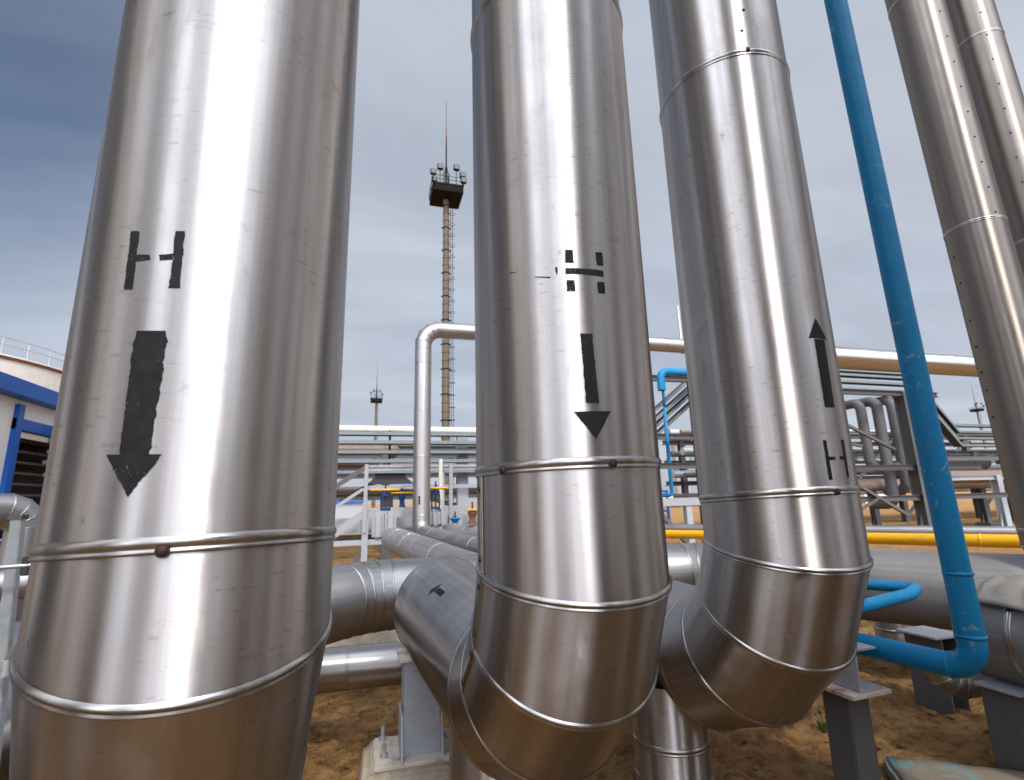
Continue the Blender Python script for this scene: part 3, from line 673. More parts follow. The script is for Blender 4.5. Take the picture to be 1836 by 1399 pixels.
for sx in (-1, 1):
    g_ = MB(); x = cx0+sx*.108
    g_.add([(x-.006, cy0-.16, .163), (x-.006, cy0+.10, .163), (x-.006, cy0+.10, .36), (x-.006, cy0-.09, .36), (x+.006, cy0-.16, .163), (x+.006, cy0+.10, .163), (x+.006, cy0+.10, .36), (x+.006, cy0-.09, .36)],
           [(0, 1, 2, 3), (7, 6, 5, 4), (0, 4, 5, 1), (1, 5, 6, 2), (2, 6, 7, 3), (3, 7, 4, 0)]).build('gusset', 'grey_paint', col1)
for bx_, by_ in ((-.20, -.11), (-.20, .10), (.20, -.11), (.20, .10)):
    b_ = MB().box((cx0+bx_, cy0+by_, .170), (.085, .085, .016), bev=.002)
    b_.build('washer_plate', 'rusty_white', col1)
    MB().disc((cx0+bx_, cy0+by_, .178), (0, 0, 1), .020, .022, 6).disc((cx0+bx_, cy0+by_, .200), (0, 0, 1), .011, .05, 10).build('anchor_bolt', 'galvanised', col1)
MB().box((cx0, cy0, .640), (.26, .24, .018), bev=.003).build('cap_plate', 'rusty_white', col1)
sd_ = at(724, 1138, dist=3.75)
# right square column with rusty plate and beam stub
c2 = at(1527, 1330, dist=3.38)
a2 = R_(3); ax2 = (V((math.cos(a2), math.sin(a2), 0)), V((-math.sin(a2), math.cos(a2), 0)), V((0, 0, 1)))
col2 = empty('support_column', (c2.x, c2.y, 0), 'square dark grey post with a rusty white top plate under the blue pipe', 'support', 'short steel pipe supports')
MB().box((c2.x, c2.y, .225), (.15, .15, .55), ax2, .006).build('column_post', 'dark_grey_paint', col2)
tp = V((c2.x+.0, c2.y+.0, .022))
MB().box((tp.x, tp.y+.02, .512), (.27, .36, .02), ax2, .003).build('top_plate', 'rusty_white', col2)
MB().channel(tp+ax2[1]*.55+V((.02, 0, .60)), tp-ax2[1]*.14+V((.02, 0, .60)), .15, .195, .010).build('beam_stub', 'grey_paint', col2)
for (px_, py_, di, w, zt_, lab, foot) in ((1667, 1140, 5.0, .26, .47, 'flat grey column with a dark edge carrying the lagged pipe at the right', True), (1826, 1300, 4.05, .20, .43, 'grey steel column at the bottom right corner under the torn lagged pipe', False)):
    c_ = at(px_, py_, dist=di); r_ = empty('support_column', (c_.x, c_.y, 0), lab, 'support', 'short steel pipe supports')
    aa = R_(0); ax_ = (V((math.cos(aa), math.sin(aa), 0)), V((-math.sin(aa), math.cos(aa), 0)), V((0, 0, 1)))
    m_ = MB().ibeam((c_.x, c_.y, -.06), (c_.x, c_.y, zt_), w, .16, .013, (1, 0, 0))
    m_.build('column_post', 'dark_grey_paint', r_)
    MB().box((c_.x, c_.y, zt_+.008), (w*1.1, w*1.1, .016), ax_, .003).build('top_plate', 'grey_paint', r_)
    if not foot:
        for s_ in (-1, 1): MB().box(V((c_.x, c_.y, zt_-.08))+ax_[0]*(s_*.06), (.012, w*.9, .15), ax_).build('gusset', 'grey_paint', r_)
# stained slab
sl = at(1735, 1432, z=.05)
sroot = empty('concrete_slab', (sl.x, sl.y, 0), 'low cracked concrete slab stained teal in the bottom right corner', 'slab')
aa = R_(-38); bm = bmesh.new(); bmesh.ops.create_cube(bm, size=1)
for w in bm.verts: w.co = V((w.co.x*.66, w.co.y*.52, w.co.z*.17))
bmesh.ops.bevel(bm, geom=list(bm.edges), offset=.02, segments=2, affect='EDGES'); bmesh.ops.subdivide_edges(bm, edges=list(bm.edges), cuts=6, use_grid_fill=True)
for w in bm.verts: w.co += V(noise.noise_vector(w.co*7))*.012
bm.transform(Matrix.Translation(sl+V((.10, .02, -.06))) @ Matrix.Rotation(aa, 4, 'Z'))
idx = {w: i for i, w in enumerate(bm.verts)}
MB().add([w.co.copy() for w in bm.verts], [tuple(idx[w] for w in f.verts) for f in bm.faces], None, True).build('slab_body', 'teal_stained_concrete', sroot); bm.free()
# sleeper block behind the header
bs = at(665, 1156, z=.0)
br = empty('concrete_block', (bs.x, bs.y, 0), 'long concrete block on the soil below the header, beside the left riser', 'block')
MB().box((bs.x, bs.y+.1, .1), (1.1, .35, .26), bev=.02).build('block_body', 'concrete', br)
MB().box(at(722, 1138, Y=bs.y-.05)+V((0, 0, -.02)), (.14, .14, .24), bev=.006).build('saddle', 'rusty_white', br)

# ------------------------------------------------------------------ valve station
def handwheel(mb, c, r, t):
    c = V(c); n = 28; mb.tube([c+V((math.cos(a), math.sin(a), 0))*r for a in [2*math.pi*i/n for i in range(n+1)]], t, 8, False)
    for i in range(5):
        a = 2*math.pi*i/5; mb.tube([c, c+V((math.cos(a)*r, math.sin(a)*r, 0))], t*.7, 6)
    mb.disc(c-V((0, 0, t)), (0, 0, 1), r*.16, 2*t, 12)
def gate_valve(px, ywheel, ybase, Y, wr, label, wheel='yellow_paint', body='navy_paint', thin=True):
    top = at(px, ywheel, Y=Y); base = at(px, ybase, Y=Y); root = empty('gate_valve', base, label, 'valve', 'handwheel valves')
    w = MB(); handwheel(w, top, wr, .016); w.build('handwheel', wheel, root)
    H = top.z-base.z
    MB().disc(top-V((0, 0, H*.30)), (0, 0, 1), .085, H*.20, 16).disc(top-V((0, 0, H*.12)), (0, 0, 1), .05, H*.1, 12).build('bonnet', body, root)
    y = MB()
    if thin:
        for s_ in (-1, 1): y.bar(base+V((s_*.075, 0, 0)), top+V((s_*.075, 0, -H*.30)), .02, .03)
    else: y.tube([base, base+V((0, 0, H*.15)), top-V((0, 0, H*.55)), top-V((0, 0, H*.3))], .06, 14, True, [.085, .06, .05, .08])
    y.disc(base, (0, 0, 1), .07, .05, 14).build('yoke', body, root)
    MB().tube([base, top+V((0, 0, .14))], .016, 8).build('stem', 'dark_steel', root)
    return root
def valve_box(px, py0, py1, Y, w, label, d=.42):
    a, b = at(px, py0, Y=Y), at(px, py1, Y=Y); r_ = empty('valve_jacket', (b.x, b.y, b.z), label, 'valve jacket', 'insulated valve jackets')
    h = a.z-b.z; MB().box((a.x-w*.26, Y, (a.z+b.z)/2), (w*.5, d, h), bev=.06).build('jacket_shell', 'pale_grey_paint', r_); MB().box((a.x+w*.26, Y, (a.z+b.z)/2), (w*.5, d, h), bev=.06).build('jacket_shell', 'pale_grey_paint', r_)
valve_box(689, 916, 968, 9.5, .40, 'pale rounded valve jacket at the end of the left spool, left handwheel above it')
gate_valve(691, 879, 916, 9.5, .25, 'left gate valve with a yellow handwheel above the pale jacket')
gate_valve(721, 884, 911, 11.6, .23, 'middle gate valve with yellow wheel on a solid navy stem', thin=False)
valve_box(783, 912, 945, 10.3, .30, 'pale rounded valve jacket right of the silver loop pipe')
gate_valve(781, 876, 914, 10.3, .24, 'gate valve half hidden right of the silver loop pipe')
gate_valve(847, 914, 940, 9.2, .10, 'little valve with yellow wheel beside the middle riser', body='rust', thin=False)
gate_valve(816, 930, 942, 10.4, .10, 'little valve with a pale blue wheel above the spools', wheel='blue_paint', body='blue_paint', thin=False)
# arrow stencil on the loop pipe
mk = MB(); yy = 9.95-.1675
for q in ([(748.5, 893), (754.5, 893), (752, 888.5)], [(750.2, 894.5), (753, 894.5), (753, 905), (750.2, 905)]):
    P_ = [at(x, y, Y=yy) for x, y in q]; mk.add(P_, [tuple(reversed(range(len(P_))))])
mk.build('painted_arrow', 'black_stencil_paint', loop)

# platform with railing and stair
YP = 11.0
pl = empty('platform', (0, YP, 0), 'grey steel platform with open handrails and a short stair behind the valves', 'platform')
def plp(px, py, Y=YP): return at(px, py, Y=Y)
zd0, zd1 = 1.22, 1.42
MB().box((1.85, YP, (zd0+zd1)/2), (3.8, .06, zd1-zd0), bev=.004).build('edge_beam', 'pale_grey_paint', pl)
MB().box((1.85, YP+.55, zd1-.02), (3.8, 1.0, .04)).build('deck', 'grey_paint', pl)
MB().box((1.85, YP+1.1, (zd0+zd1)/2), (3.8, .06, zd1-zd0)).build('edge_beam', 'pale_grey_paint', pl)
for z in (2.27, 1.85):
    MB().bar((-.03, YP, z), (3.75, YP, z), .035, .05).build('handrail', 'pale_grey_paint', pl)
    MB().bar((-.03, YP+1.1, z), (3.75, YP+1.1, z), .035, .05).build('handrail', 'pale_grey_paint', pl)
for x in (-.03, 1.72, 3.6):
    MB().box((x, YP-.045, 1.62), (.075, .05, 1.38), bev=.004).build('rail_post', 'pale_grey_paint', pl); MB().box((x, YP+1.145, 1.80), (.06, .05, 1.0)).build('rail_post', 'pale_grey_paint', pl)
for x in (-.02, 1.9, 3.6):
    for yy_ in (YP, YP+1.1): MB().box((x, yy_, .58), (.12, .10, 1.27)).build('leg', 'grey_paint', pl)
for yy_ in (YP-.02, YP+.8):
    MB().bar((-.08, yy_, 2.25), (-1.35, yy_, 1.42), .04, .05).build('handrail', 'dark_grey_paint', pl)
    MB().bar((-.08, yy_, 1.82), (-1.35, yy_, .98), .035, .045).build('handrail', 'pale_grey_paint', pl)
    MB().bar((-.08, yy_, 1.30), (-1.6, yy_, .22), .05, .14).build('stringer', 'pale_grey_paint', pl)
    MB().bar((-.95, yy_, .55), (-.95, yy_, 1.68), .05, .05, (0, 1, 0)).build('rail_post', 'pale_grey_paint', pl)
for i in range(5):
    t = (i+.5)/5; MB().box((-.08-1.52*t, YP+.39, 1.30-1.08*t), (.24, .76, .03)).build('tread', 'grey_paint', pl)
MB().bar((-.35, YP+.05, .08), (.02, YP+.05, .8), .06, .06).build('brace', 'dark_grey_paint', pl)
MB().box((.0, YP+.02, .75), (1.4, .07, .10)).build('cross_beam', 'grey_paint', pl)
MB().box((-.2, YP+1.6, 1.02), (7.6, .16, .34)).build('trough', 'grey_paint', pl)
MB().box((-.2, YP+1.6, .72), (7.6, .12, .20)).build('cross_beam', 'dark_steel', pl)
bp = at(790, 832, Y=10.7); bp2 = at(786, 915, Y=10.7)
tag(MB().box((bp.x, 10.7, (bp.z+.3)/2+.1), (.07, .07, bp.z-.3), bev=.005).build('cream_post', 'cream_pipe', None, origin=(bp.x, 10.7, 0)), 'thin cream square post standing between the loop pipe and the railing', 'post')

# ------------------------------------------------------------------ cable tray rack (Y = 14), humped over the crossing
YR = 14.
def tray(zl, zh_, zr, label, y, w=.30, h=.085):
    sl = .77; xl0 = 7.6; xl1 = xl0+(zh_-zl)/sl; xr0 = 19.8; xr1 = xr0+(zh_-zr)/1.15
    pts = [V((-7, y, zl)), V((xl0, y, zl)), V((xl1, y, zh_)), V((xr0, y, zh_-.03)), V((xr1, y, zr)), V((38, y, zr))]
    r_ = empty('cable_tray', pts[0], label, 'cable tray', 'stacked cable trays of the pipe rack')
    for s_ in (-1, 1):
        m_ = MB()
        for a, b in zip(pts[:-1], pts[1:]): m_.bar(a+V((0, s_*w/2, 0)), b+V((0, s_*w/2, 0)), .012, h)
        m_.build('side_rail', 'steel_tray', r_)
    m_ = MB()
    for a, b in zip(pts[:-1], pts[1:]):
        m_.box((a+b)/2+V((0, 0, -h/2+.02)), ((b-a).length, w-.03, .012), ((b-a).normalized(), V((0, 1, 0)), (b-a).normalized().cross(V((0, 1, 0)))))
    m_.build('tray_floor', 'dark_steel', r_)
    c_ = MB(); rnd = random.Random(int(zl*100))
    for k_ in range(5):
        yy_ = y-w*.35+w*.7*k_/4; rr_ = rnd.uniform(.014, .028)
        c_.tube([p+V((0, yy_-y, .02-h/2+.03+rr_)) for p in pts], rr_, 7)
    c_.build('cables', 'dark_steel', r_)
LV = [(3.34, 5.86, 3.88, 'top'), (3.10, 5.66, 3.62, 'second'), (2.85, 5.44, 3.38, 'third'), (2.60, 5.14, 3.10, 'fourth')]
for i, (a, b, c_, nm) in enumerate(LV):
    tray(a, b, c_, '%s of the stacked galvanised cable trays climbing over the crossing' % nm, YR-.10*(i % 2))
tr5 = empty('cable_tray', (-7, YR, 2.33), 'lowest and shortest cable tray of the stack, below the four humped ones', 'cable tray', 'stacked cable trays of the pipe rack')
for s_ in (-1, 1): MB().bar((-7, YR+s_*.15, 2.33), (7.2, YR+s_*.15, 2.33), .012, .085).build('side_rail', 'steel_tray', tr5)
MB().box((.1, YR, 2.305), (14.2, .27, .012)).build('tray_floor', 'dark_steel', tr5)
plain_pipe('rack_pipe', 'cream pipe lying along the top of the rack behind the left cable trays', [V((-8, YR+.55, 3.58)), V((8.2, YR+.55, 3.50))], .1, .105, 'cream_pipe')
plain_pipe('rack_pipe', 'brown pipe with an end bend seen between the left cable trays', [V((-8, YR+1.3, 3.07)), V((.78, YR+1.3, 3.05)), V((.78, YR+3, 3.05))], .15, .12, 'brown_pipe')
plain_pipe('rack_pipe', 'white far pipe seen as a bright strip between the left cable trays', [V((-9, YR+6, 3.45)), V((11, YR+6, 3.45))], .1, .09, 'white_paint')
plain_pipe('rack_pipe', 'brown lower pipe seen under the fourth cable tray at left', [V((-8, YR+.9, 2.62)), V((.2, YR+.9, 2.60)), V((.2, YR+2.6, 2.60))], .2, .11, 'brown_pipe')
rk = empty('tray_bracket', (1., YR+.25, 0), 'dark bracket and hanger carrying the left cable trays above the handwheels', 'bracket')
MB().box((.55, YR+.22, 2.80), (.06, .05, 1.35)).build('hanger', 'dark_steel', rk)
zc0, zc1 = at(690, 868, Y=YR).z, at(690, 852, Y=YR).z
pr = MB(); x0, x1, x2, x3 = at(659, 870, Y=YR).x, at(672, 862, Y=YR).x, at(727, 862, Y=YR).x, at(742, 870, Y=YR).x
ys_ = (YR-.02, YR+.28); xs_ = [(x0, zc0), (x1, zc0+.18), (x1, zc1+.12), (x2, zc1+.12), (x2, zc0+.18), (x3, zc0)]
pr.add([(x, ys_[0], z) for x, z in xs_]+[(x, ys_[1], z) for x, z in xs_], [(0, 1, 2, 3, 4, 5), tuple(reversed(range(6, 12)))]+[(i, 6+i, 6+(i+1) % 6, (i+1) % 6) for i in range(6)]).build('gusset_plate', 'dark_steel', rk)
MB().bar((x0-.7, YR+.9, 1.55), (x0+.15, YR+.9, 2.1), .1, .12).build('brace', 'dark_steel', rk)
MB().bar((x3-.5, YR+.9, 1.9), (x3+1.5, YR+.9, 1.35), .1, .12).build('brace', 'dark_grey_paint', rk)
MB().box((.55, YR+.9, .95), (.3, .3, 1.95)).build('pillar', 'dark_grey_paint', rk)

def rack_column(px, py_top, Y, w, label, dark='grey_paint', ztop=None, arms=()):
    t_ = at(px, py_top, Y=Y); zt_ = ztop or t_.z; r_ = empty('rack_column', (t_.x, Y, 0), label, 'column', 'steel columns of the pipe rack')
    MB().ibeam((t_.x, Y, 0.02), (t_.x, Y, zt_), w, w, .02, (0, 1, 0)).build('column_post', dark, r_)
    MB().box((t_.x, Y, .06), (w*2.1, w*2.1, .10)).build('base_plate', dark, r_)
    for s_ in (-1, 1):
        g_ = MB(); x = t_.x+s_*w*.5; g_.add([(x, Y-.012, .11), (x+s_*w*.5, Y-.012, .11), (x, Y-.012, .11+w*1.8), (x, Y+.012, .11), (x+s_*w*.5, Y+.012, .11), (x, Y+.012, .11+w*1.8)], [(0, 1, 2), (5, 4, 3), (0, 3, 4, 1), (1, 4, 5, 2), (2, 5, 3, 0)]).build('gusset', dark, r_)
    for (x0_, x1_, z_) in arms: MB().ibeam((t_.x+x0_, Y-.02, z_), (t_.x+x1_, Y-.02, z_), .14, .17, .014).build('cross_arm', dark, r_)
    return r_
rack_column(828, 765, 14.5, .30, 'grey rack column just left of the middle riser', ztop=3.45)
rack_column(1237, 640, 13.3, .26, 'dark rack column seen between the middle and right risers', 'dark_grey_paint', ztop=5.2, arms=((-1.6, .6, 2.38), (-1.7, .5, 3.25), (-1.6, .7, 5.05)))
cA = at(1610, 712, Y=12.6)
RC = rack_column(1618, 712, 12.6, .36, 'stout grey rack column with a gusseted base left of the blue pipe', 'dark_grey_paint', ztop=4.75, arms=((-5.5, 3, 2.22), (-5.5, 4., 1.25), (-6, 1.6, 4.7)))
rack_column(1655, 720, 14.9, .24, 'slim grey rack column just left of the blue pipe, behind the stout one', ztop=4.6, arms=((-4, 6, 2.7),))
rack_column(1790, 880, 13.6, .26, 'low grey rack column between the blue pipe and the right edge', ztop=1.95, arms=((-3, 3, 1.88),))
rack_column(1740, 800, 15.4, .26, 'rear grey rack column partly hidden behind the blue pipe', 'dark_grey_paint', ztop=3.0, arms=((-3, 8, 2.95),))
rack_column(1802, 860, 16.8, .28, 'rear grey rack column close to the right edge', 'dark_grey_paint', ztop=3.0)
rack_column(1562, 880, 15.2, .22, 'low rear grey column under the small pipes right of the right riser', 'dark_grey_paint', ztop=1.5)
# diagonal braces belong to the stout column
cpos = RC.location
def brace(p, q, w=.09): MB().bar(at(*p, Y=12.45), at(*q, Y=12.45), w, w).build('brace', 'dark_grey_paint', RC)
brace((1510, 758), (1604, 806)); brace((1535, 868), (1628, 924)); brace((1545, 800), (1500, 790)); brace((1515, 935), (1575, 893), .07)
# crossing pipes of the rack on the right
def vpipe(px, y0_, y1_, Y, r, label, bend=0, mat='grey_paint'):
    a, b = at(px, y0_, Y=Y), at(px, y1_, Y=Y); b.x = a.x
    pts = [a+V((0, .8, 0)), a, V((a.x, Y, b.z)), V((a.x+bend, Y, b.z)) if bend else V((a.x, Y+.8, b.z))]
    plain_pipe('riser_pipe', label, pts, r*1.7, r, mat, n=16, group='thin risers under the right cable trays')
vpipe(1541, 722, 838, 13.4, .16, 'leftmost thin riser beside the right riser pipe with a bend at its foot', 1.2, 'dark_grey_paint')
vpipe(1570, 718, 905, 13.1, .17, 'second thin riser under the right cable trays, next to the leftmost', 0, 'dark_grey_paint')
vpipe(1596, 716, 880, 13.9, .17, 'third thin riser under the right cable trays, beside the stout column', 0, 'dark_grey_paint')
vpipe(1640, 712, 830, 15.6, .32, 'thick riser curving right behind the slim rack column', 3.2, 'dark_grey_paint')
for (a, b, Y, r, lab, mt) in (((1700, 776), (1836, 782), 16.2, .13, 'grey pipe just under the low right cable trays', 'galvanised'), ((1680, 856), (1836, 846), 14.2, .24, 'brown thick pipe lying on the low rack arm right of the blue pipe', 'brown_pipe'),
                              ((1500, 842), (1660, 842), 16.0, .14, 'pale pipe behind the stout rack column at mid height', 'pale_grey_paint'), ((1500, 872), (1690, 868), 15.0, .22, 'brown pipe on the lower arm of the stout rack column', 'brown_pipe'),
                              ((1640, 815), (1836, 812), 18, .12, 'silver rear pipe, upper of the thin set at right', 'galvanised'), ((1640, 826), (1836, 824), 18, .12, 'silver rear pipe, middle of the thin set at right', 'galvanised'), ((1640, 838), (1836, 836), 18, .12, 'silver rear pipe, lowest of the thin set at right', 'galvanised')):
    A_, B_ = at(*a, Y=Y), at(*b, Y=Y); B_.z = A_.z
    plain_pipe('rack_pipe', lab, [A_, B_+V((8, 0, 0))], .1, r, mt, n=16, group='pipes lying on the right rack')
# second rack behind, with its own columns, beams and pipes
rk2 = empty('rear_rack', (24, 20, 0), 'dark rear rack frame with four beam levels, far right behind the cable trays', 'rack')
for x in (15, 20, 25, 30, 35, 40):
    for y in (19, 22): MB().ibeam((x, y, 0), (x, y, 4.3), .25, .25, .02, (0, 1, 0)).build('leg', 'dark_grey_paint', rk2)
for z in (1.1, 2.1, 3.1, 4.1):
    for y in (18.98, 22.02): MB().ibeam((14, y, z), (42, y, z), .2, .22, .02).build('beam', 'dark_grey_paint', rk2)
rk3 = empty('rear_rack', (0, 18, 0), 'dark rear rack frame behind the left cable trays and the valves', 'rack')
for x in (-7, -3.2, .6, 4.4, 8.2):
    for y in (17.5, 20): MB().ibeam((x, y, 0), (x, y, 3.5), .22, .22, .02, (0, 1, 0)).build('leg', 'dark_grey_paint', rk3)
for z in (1.75, 2.55, 3.3):
    for y in (17.48, 20.02): MB().ibeam((-8, y, z), (9.5, y, z), .18, .20, .02).build('beam', 'dark_grey_paint', rk3)
for q, (z, r_) in enumerate(((1.97, .13), (2.76, .12), (3.52, .11))):
    plain_pipe('rack_pipe', '%s brown pipe on the dark frame behind the left cable trays' % ('lowest', 'middle', 'topmost')[q], [V((-8, 18.2, z)), V((9.5, 18.2, z))], .1, r_, 'brown_pipe', n=14, group='pipes on the rear rack')
for i in range(5):
    x = 15+5*i; MB().bar((x, 18.9, .3), (x+5, 18.9, 4.0), .10, .10).build('brace', 'dark_grey_paint', rk2)
rnd = random.Random(4)
for z, nm in ((1.34, 'lowest'), (2.34, 'second'), (3.34, 'third'), (4.34, 'topmost')):
    for q in range(3):
        r_ = rnd.choice((.10, .14, .18)); y = 19.5+q*.95
        plain_pipe('rack_pipe', '%s level pipe on the rear rack, %s of three' % (nm, ('front', 'middle', 'rear')[q]), [V((14, y, z+r_)), V((42, y, z+r_))], .1, r_, rnd.choice(('brown_pipe', 'dark_grey_paint', 'galvanised', 'dark_grey_paint')), n=14, group='pipes on the rear rack')

# between the risers: antenna, blue drop, tank column, blue frame
an = at(1222, 615, Y=13.3)
ar = empty('antenna_rod', (an.x, 13.3, an.z-.2), 'slim grey rod antenna standing on the rack between the middle and right risers', 'antenna')
MB().tube([(an.x, 13.3, an.z-.35), (an.x, 13.3, an.z+.05), (an.x, 13.3, an.z+1.25)], .04, 10, True, [.05, .05, .028]).build('rod', 'galvanised', ar)
MB().disc((an.x, 13.3, an.z-.05), (0, 0, 1), .10, .10, 14).build('collar', 'dark_steel', ar)
for s_ in (-1, 1): MB().bar((an.x+s_*.10, 13.3, an.z-.25), (an.x+s_*.07, 13.3, an.z+.05), .02, .02).build('clamp_strut', 'dark_steel', ar)
pA, pB, pC = at(1225, 668, Y=12.6), at(1184, 672, Y=12.6), at(1184, 700, Y=12.6)
plain_pipe('blue_pipe', 'bright blue swan neck pipe above the sloping cable trays', [pA+V((.6, 0, 0)), V((pB.x, 12.6, pA.z)), V((pB.x, 12.6, pC.z))], .22, .115, 'blue_paint', n=20)
plain_pipe('blue_pipe', 'thin blue pipe hanging down behind the cable trays', [V((pB.x+.05, 12.62, pC.z+.02)), V((pB.x+.05, 12.62, pC.z-.5)), V((pB.x+.05, 12.62, 3.0))], .05, .04, 'blue_paint', n=12)
b5 = at(1196, 786, Y=15); b6 = at(1204, 888, Y=15)
plain_pipe('blue_pipe', 'slim blue standpipe far behind between the middle and right risers', [V((b5.x, 15, b5.z+1)), V((b5.x, 15, b6.z)), V((b5.x-1.2, 15, b6.z))], .12, .065, 'blue_paint', n=12)
f0, f1 = at(1190, 881, Y=18), at(1196, 916, Y=18)
fr = empty('blue_gate', (f0.x, 18, 0), 'low blue tubular frame far behind between the middle and right risers', 'frame')
for z_ in (f0.z, f1.z): MB().bar((f0.x-2.4, 18, z_), (f1.x+.1, 18, z_), .09, .09).build('rail', 'blue_trim', fr)
for x in (f1.x+.06, f0.x-1.2, f0.x-2.4): MB().box((x, 18.01, f0.z/2), (.09, .07, f0.z-.1)).build('post', 'blue_trim', fr)
beam = at(1185, 901, Y=12.7)
bmr = empty('cross_beam', (beam.x, 12.7, 0), 'pale flat steel beam on short legs crossing behind the right riser', 'beam')
MB().box((beam.x+.3, 12.7, beam.z), (3.4, .16, .22), bev=.006).build('beam', 'pale_grey_paint', bmr)
MB().bar((beam.x-.2, 12.72, beam.z-.12), (beam.x+.75, 12.72, .2), .12, .12).build('brace', 'dark_grey_paint', bmr)
for x in (beam.x+.85, beam.x-1.2, beam.x+1.8): MB().box((x, 12.72, beam.z/2-.06), (.18, .14, beam.z-.12)).build('leg', 'grey_paint', bmr)
tw = at(1222, 860, dist=70)
twr = empty('process_column', (tw.x, tw.y, 0), 'grey far process column with a ringed platform between the middle and right risers', 'column tower')
MB().tube([(tw.x, tw.y, 0), (tw.x, tw.y, 9.8)], .95, 24).build('shell', 'far_concrete', twr)
for z_ in (5.2, 8.6): MB().disc((tw.x, tw.y, z_), (0, 0, 1), 1.7, .12, 20).build('platform_ring', 'dark_grey_paint', twr)
mm = MB()
for i in range(10):
    a = 2*math.pi*i/10; mm.tube([(tw.x+1.65*math.cos(a), tw.y+1.65*math.sin(a), 5.3), (tw.x+1.65*math.cos(a), tw.y+1.65*math.sin(a), 6.3)], .04, 5)
mm.build('guard_rail', 'mast_dark', twr)

# ------------------------------------------------------------------ lighting masts
def mast(px, py_plat, dist, H, label, detail=True):
    b = at(px, py_plat, dist=dist); zp = b.z; r_ = empty('light_mast', (b.x, b.y, 0), label, 'mast', 'floodlight masts'); x, y = b.x, b.y
    seg = MB(); n = 8; zs = [0, zp*.25, zp*.5, zp*.75, zp-1.2]; rs = [.52, .48, .45, .42, .38]
    seg.tube([(x, y, z) for z in zs], .5, n, True, rs); seg.build('mast_pole', 'beige_mast', r_)
    k_ = 0; z = 1.5
    while z < zp-2:
        r0 = .52-.14*z/zp; MB().disc((x, y, z), (0, 0, 1), r0+.05, .12, 10).build('joint_band', 'red_rust' if k_ % 3 else 'mast_dark', r_)
        if k_ % 3 == 0: MB().box((x, y, z+.05), (r0*2.9, .2, .10)).build('joint_flange', 'mast_dark', r_)
        z += 1.05 if detail else 4; k_ += 1
    cv = V((CR.x, CR.y, 0)).normalized(); lad = MB()
    for s_ in (.52, .78): lad.tube([(x+cv.x*s_-.3*cv.y, y+cv.y*s_-.5, .5), (x+cv.x*s_, y+cv.y*s_-.4, zp)], .035, 5)
    z = 1.
    while z < zp and detail:
        lad.tube([(x+cv.x*.52, y-.4, z), (x+cv.x*.78, y-.4, z)], .02, 4); z += .5
    lad.build('ladder', 'mast_dark', r_)
    hoops = MB(); z = 2.
    while z < zp-2 and detail:
        c_ = V((x, y, z))+cv*.72+V((0, -.35, 0)); hoops.tube([c_+V((.36*math.cos(a)*cv.x, -.36*math.sin(a), 0))+V((0, 0, .0)) for a in [math.pi*2*i/10 for i in range(11)]], .03, 4, False); z += 1.5
    if detail: hoops.build('ladder_cage', 'mast_dark', r_)
    pw = 2.0; pf = MB(); pf.box((x, y, zp-.9), (pw*1.9, pw*1.9, .25)); pf.box((x, y, zp-.1), (pw*2, pw*2, .18)); pf.build('platform_floor', 'mast_dark', r_)
    sk = MB()
    for s_ in (-1, 1): sk.box((x+s_*pw*.95, y, zp+.1-.6), (.12, pw*1.9, 1.1)); sk.box((x, y+s_*pw*.95, zp+.1-.6), (pw*1.78, .12, 1.1))
    sk.build('platform_skirt', 'mast_dark', r_)
    rl = MB()
    for z in (zp+.5, zp+1.0):
        rl.tube([(x+pw*i, y+pw*j, z) for i, j in ((-1, -1), (1, -1), (1, 1), (-1, 1), (-1, -1))], .035, 4)
    for i, j in ((-1, -1), (1, -1), (1, 1), (-1, 1), (0, -1), (0, 1), (-1, 0), (1, 0)): rl.tube([(x+pw*i, y+pw*j, zp), (x+pw*i, y+pw*j, zp+1.)], .04, 4)
    rl.build('guard_rail', 'mast_dark', r_)
    for i, (dx, dz) in enumerate(((-1.9, 1.2), (-1.0, 1.9), (1.1, 1.7), (1.9, .6), (-1.75, .1), (2.0, -.2))):
        if not detail and i > 3: break
        c_ = V((x, y-pw*.8, zp+.8))+cv*dx+V((0, 0, dz)); q = MB().box(c_, (.75, .5, .75), bev=.06); f_ = q.build('floodlight', 'mast_dark', r_)
        subpart(MB().box(c_+V((0, -.26, -.02)), (.6, .03, .6)), 'lens', 'lamp_glass', f_)
        MB().tube([c_+V((0, .2, -.3)), V((c_.x, c_.y+.3, zp))], .05, 5).build('floodlight_stem', 'mast_dark', r_)
    cg = MB()
    for q in range(4):
        a = q*math.pi/2+.4; cg.tube([(x+.45*math.cos(a), y+.45*math.sin(a), zp), (x+.4*math.cos(a), y+.4*math.sin(a), zp+2.6), (x, y, zp+4.2)], .035, 4)
    for z in (zp+.9, zp+1.8, zp+2.6): cg.tube([(x+.5*math.cos(a), y+.5*math.sin(a), z) for a in [2*math.pi*i/10 for i in range(11)]], .03, 4, False)
    cg.build('top_cage', 'mast_dark', r_)
    MB().tube([(x, y, zp), (x, y, zp+6.0), (x, y, zp+8.6)], .09, 6, True, [.13, .09, .07]).build('finial', 'mast_dark', r_)
    MB().tube([(x, y, zp+8.5), (x, y, zp+9.7)], .085, 6).build('red_marker', 'red_paint', r_)
    MB().tube([(x, y, zp+9.7), (x, y, zp+14.2)], .05, 5, True, [.06, .035]).build('lightning_rod', 'dark_grey_paint', r_)
mast(800, 345, 60, 40, 'tall tan floodlight mast with a caged ladder between the left and middle risers')
mast(675, 716, 178, 40, 'smaller far floodlight mast left of the silver loop pipe', False)
mast(1751, 734, 330, 40, 'faint distant floodlight mast beside the right edge pipe', False)

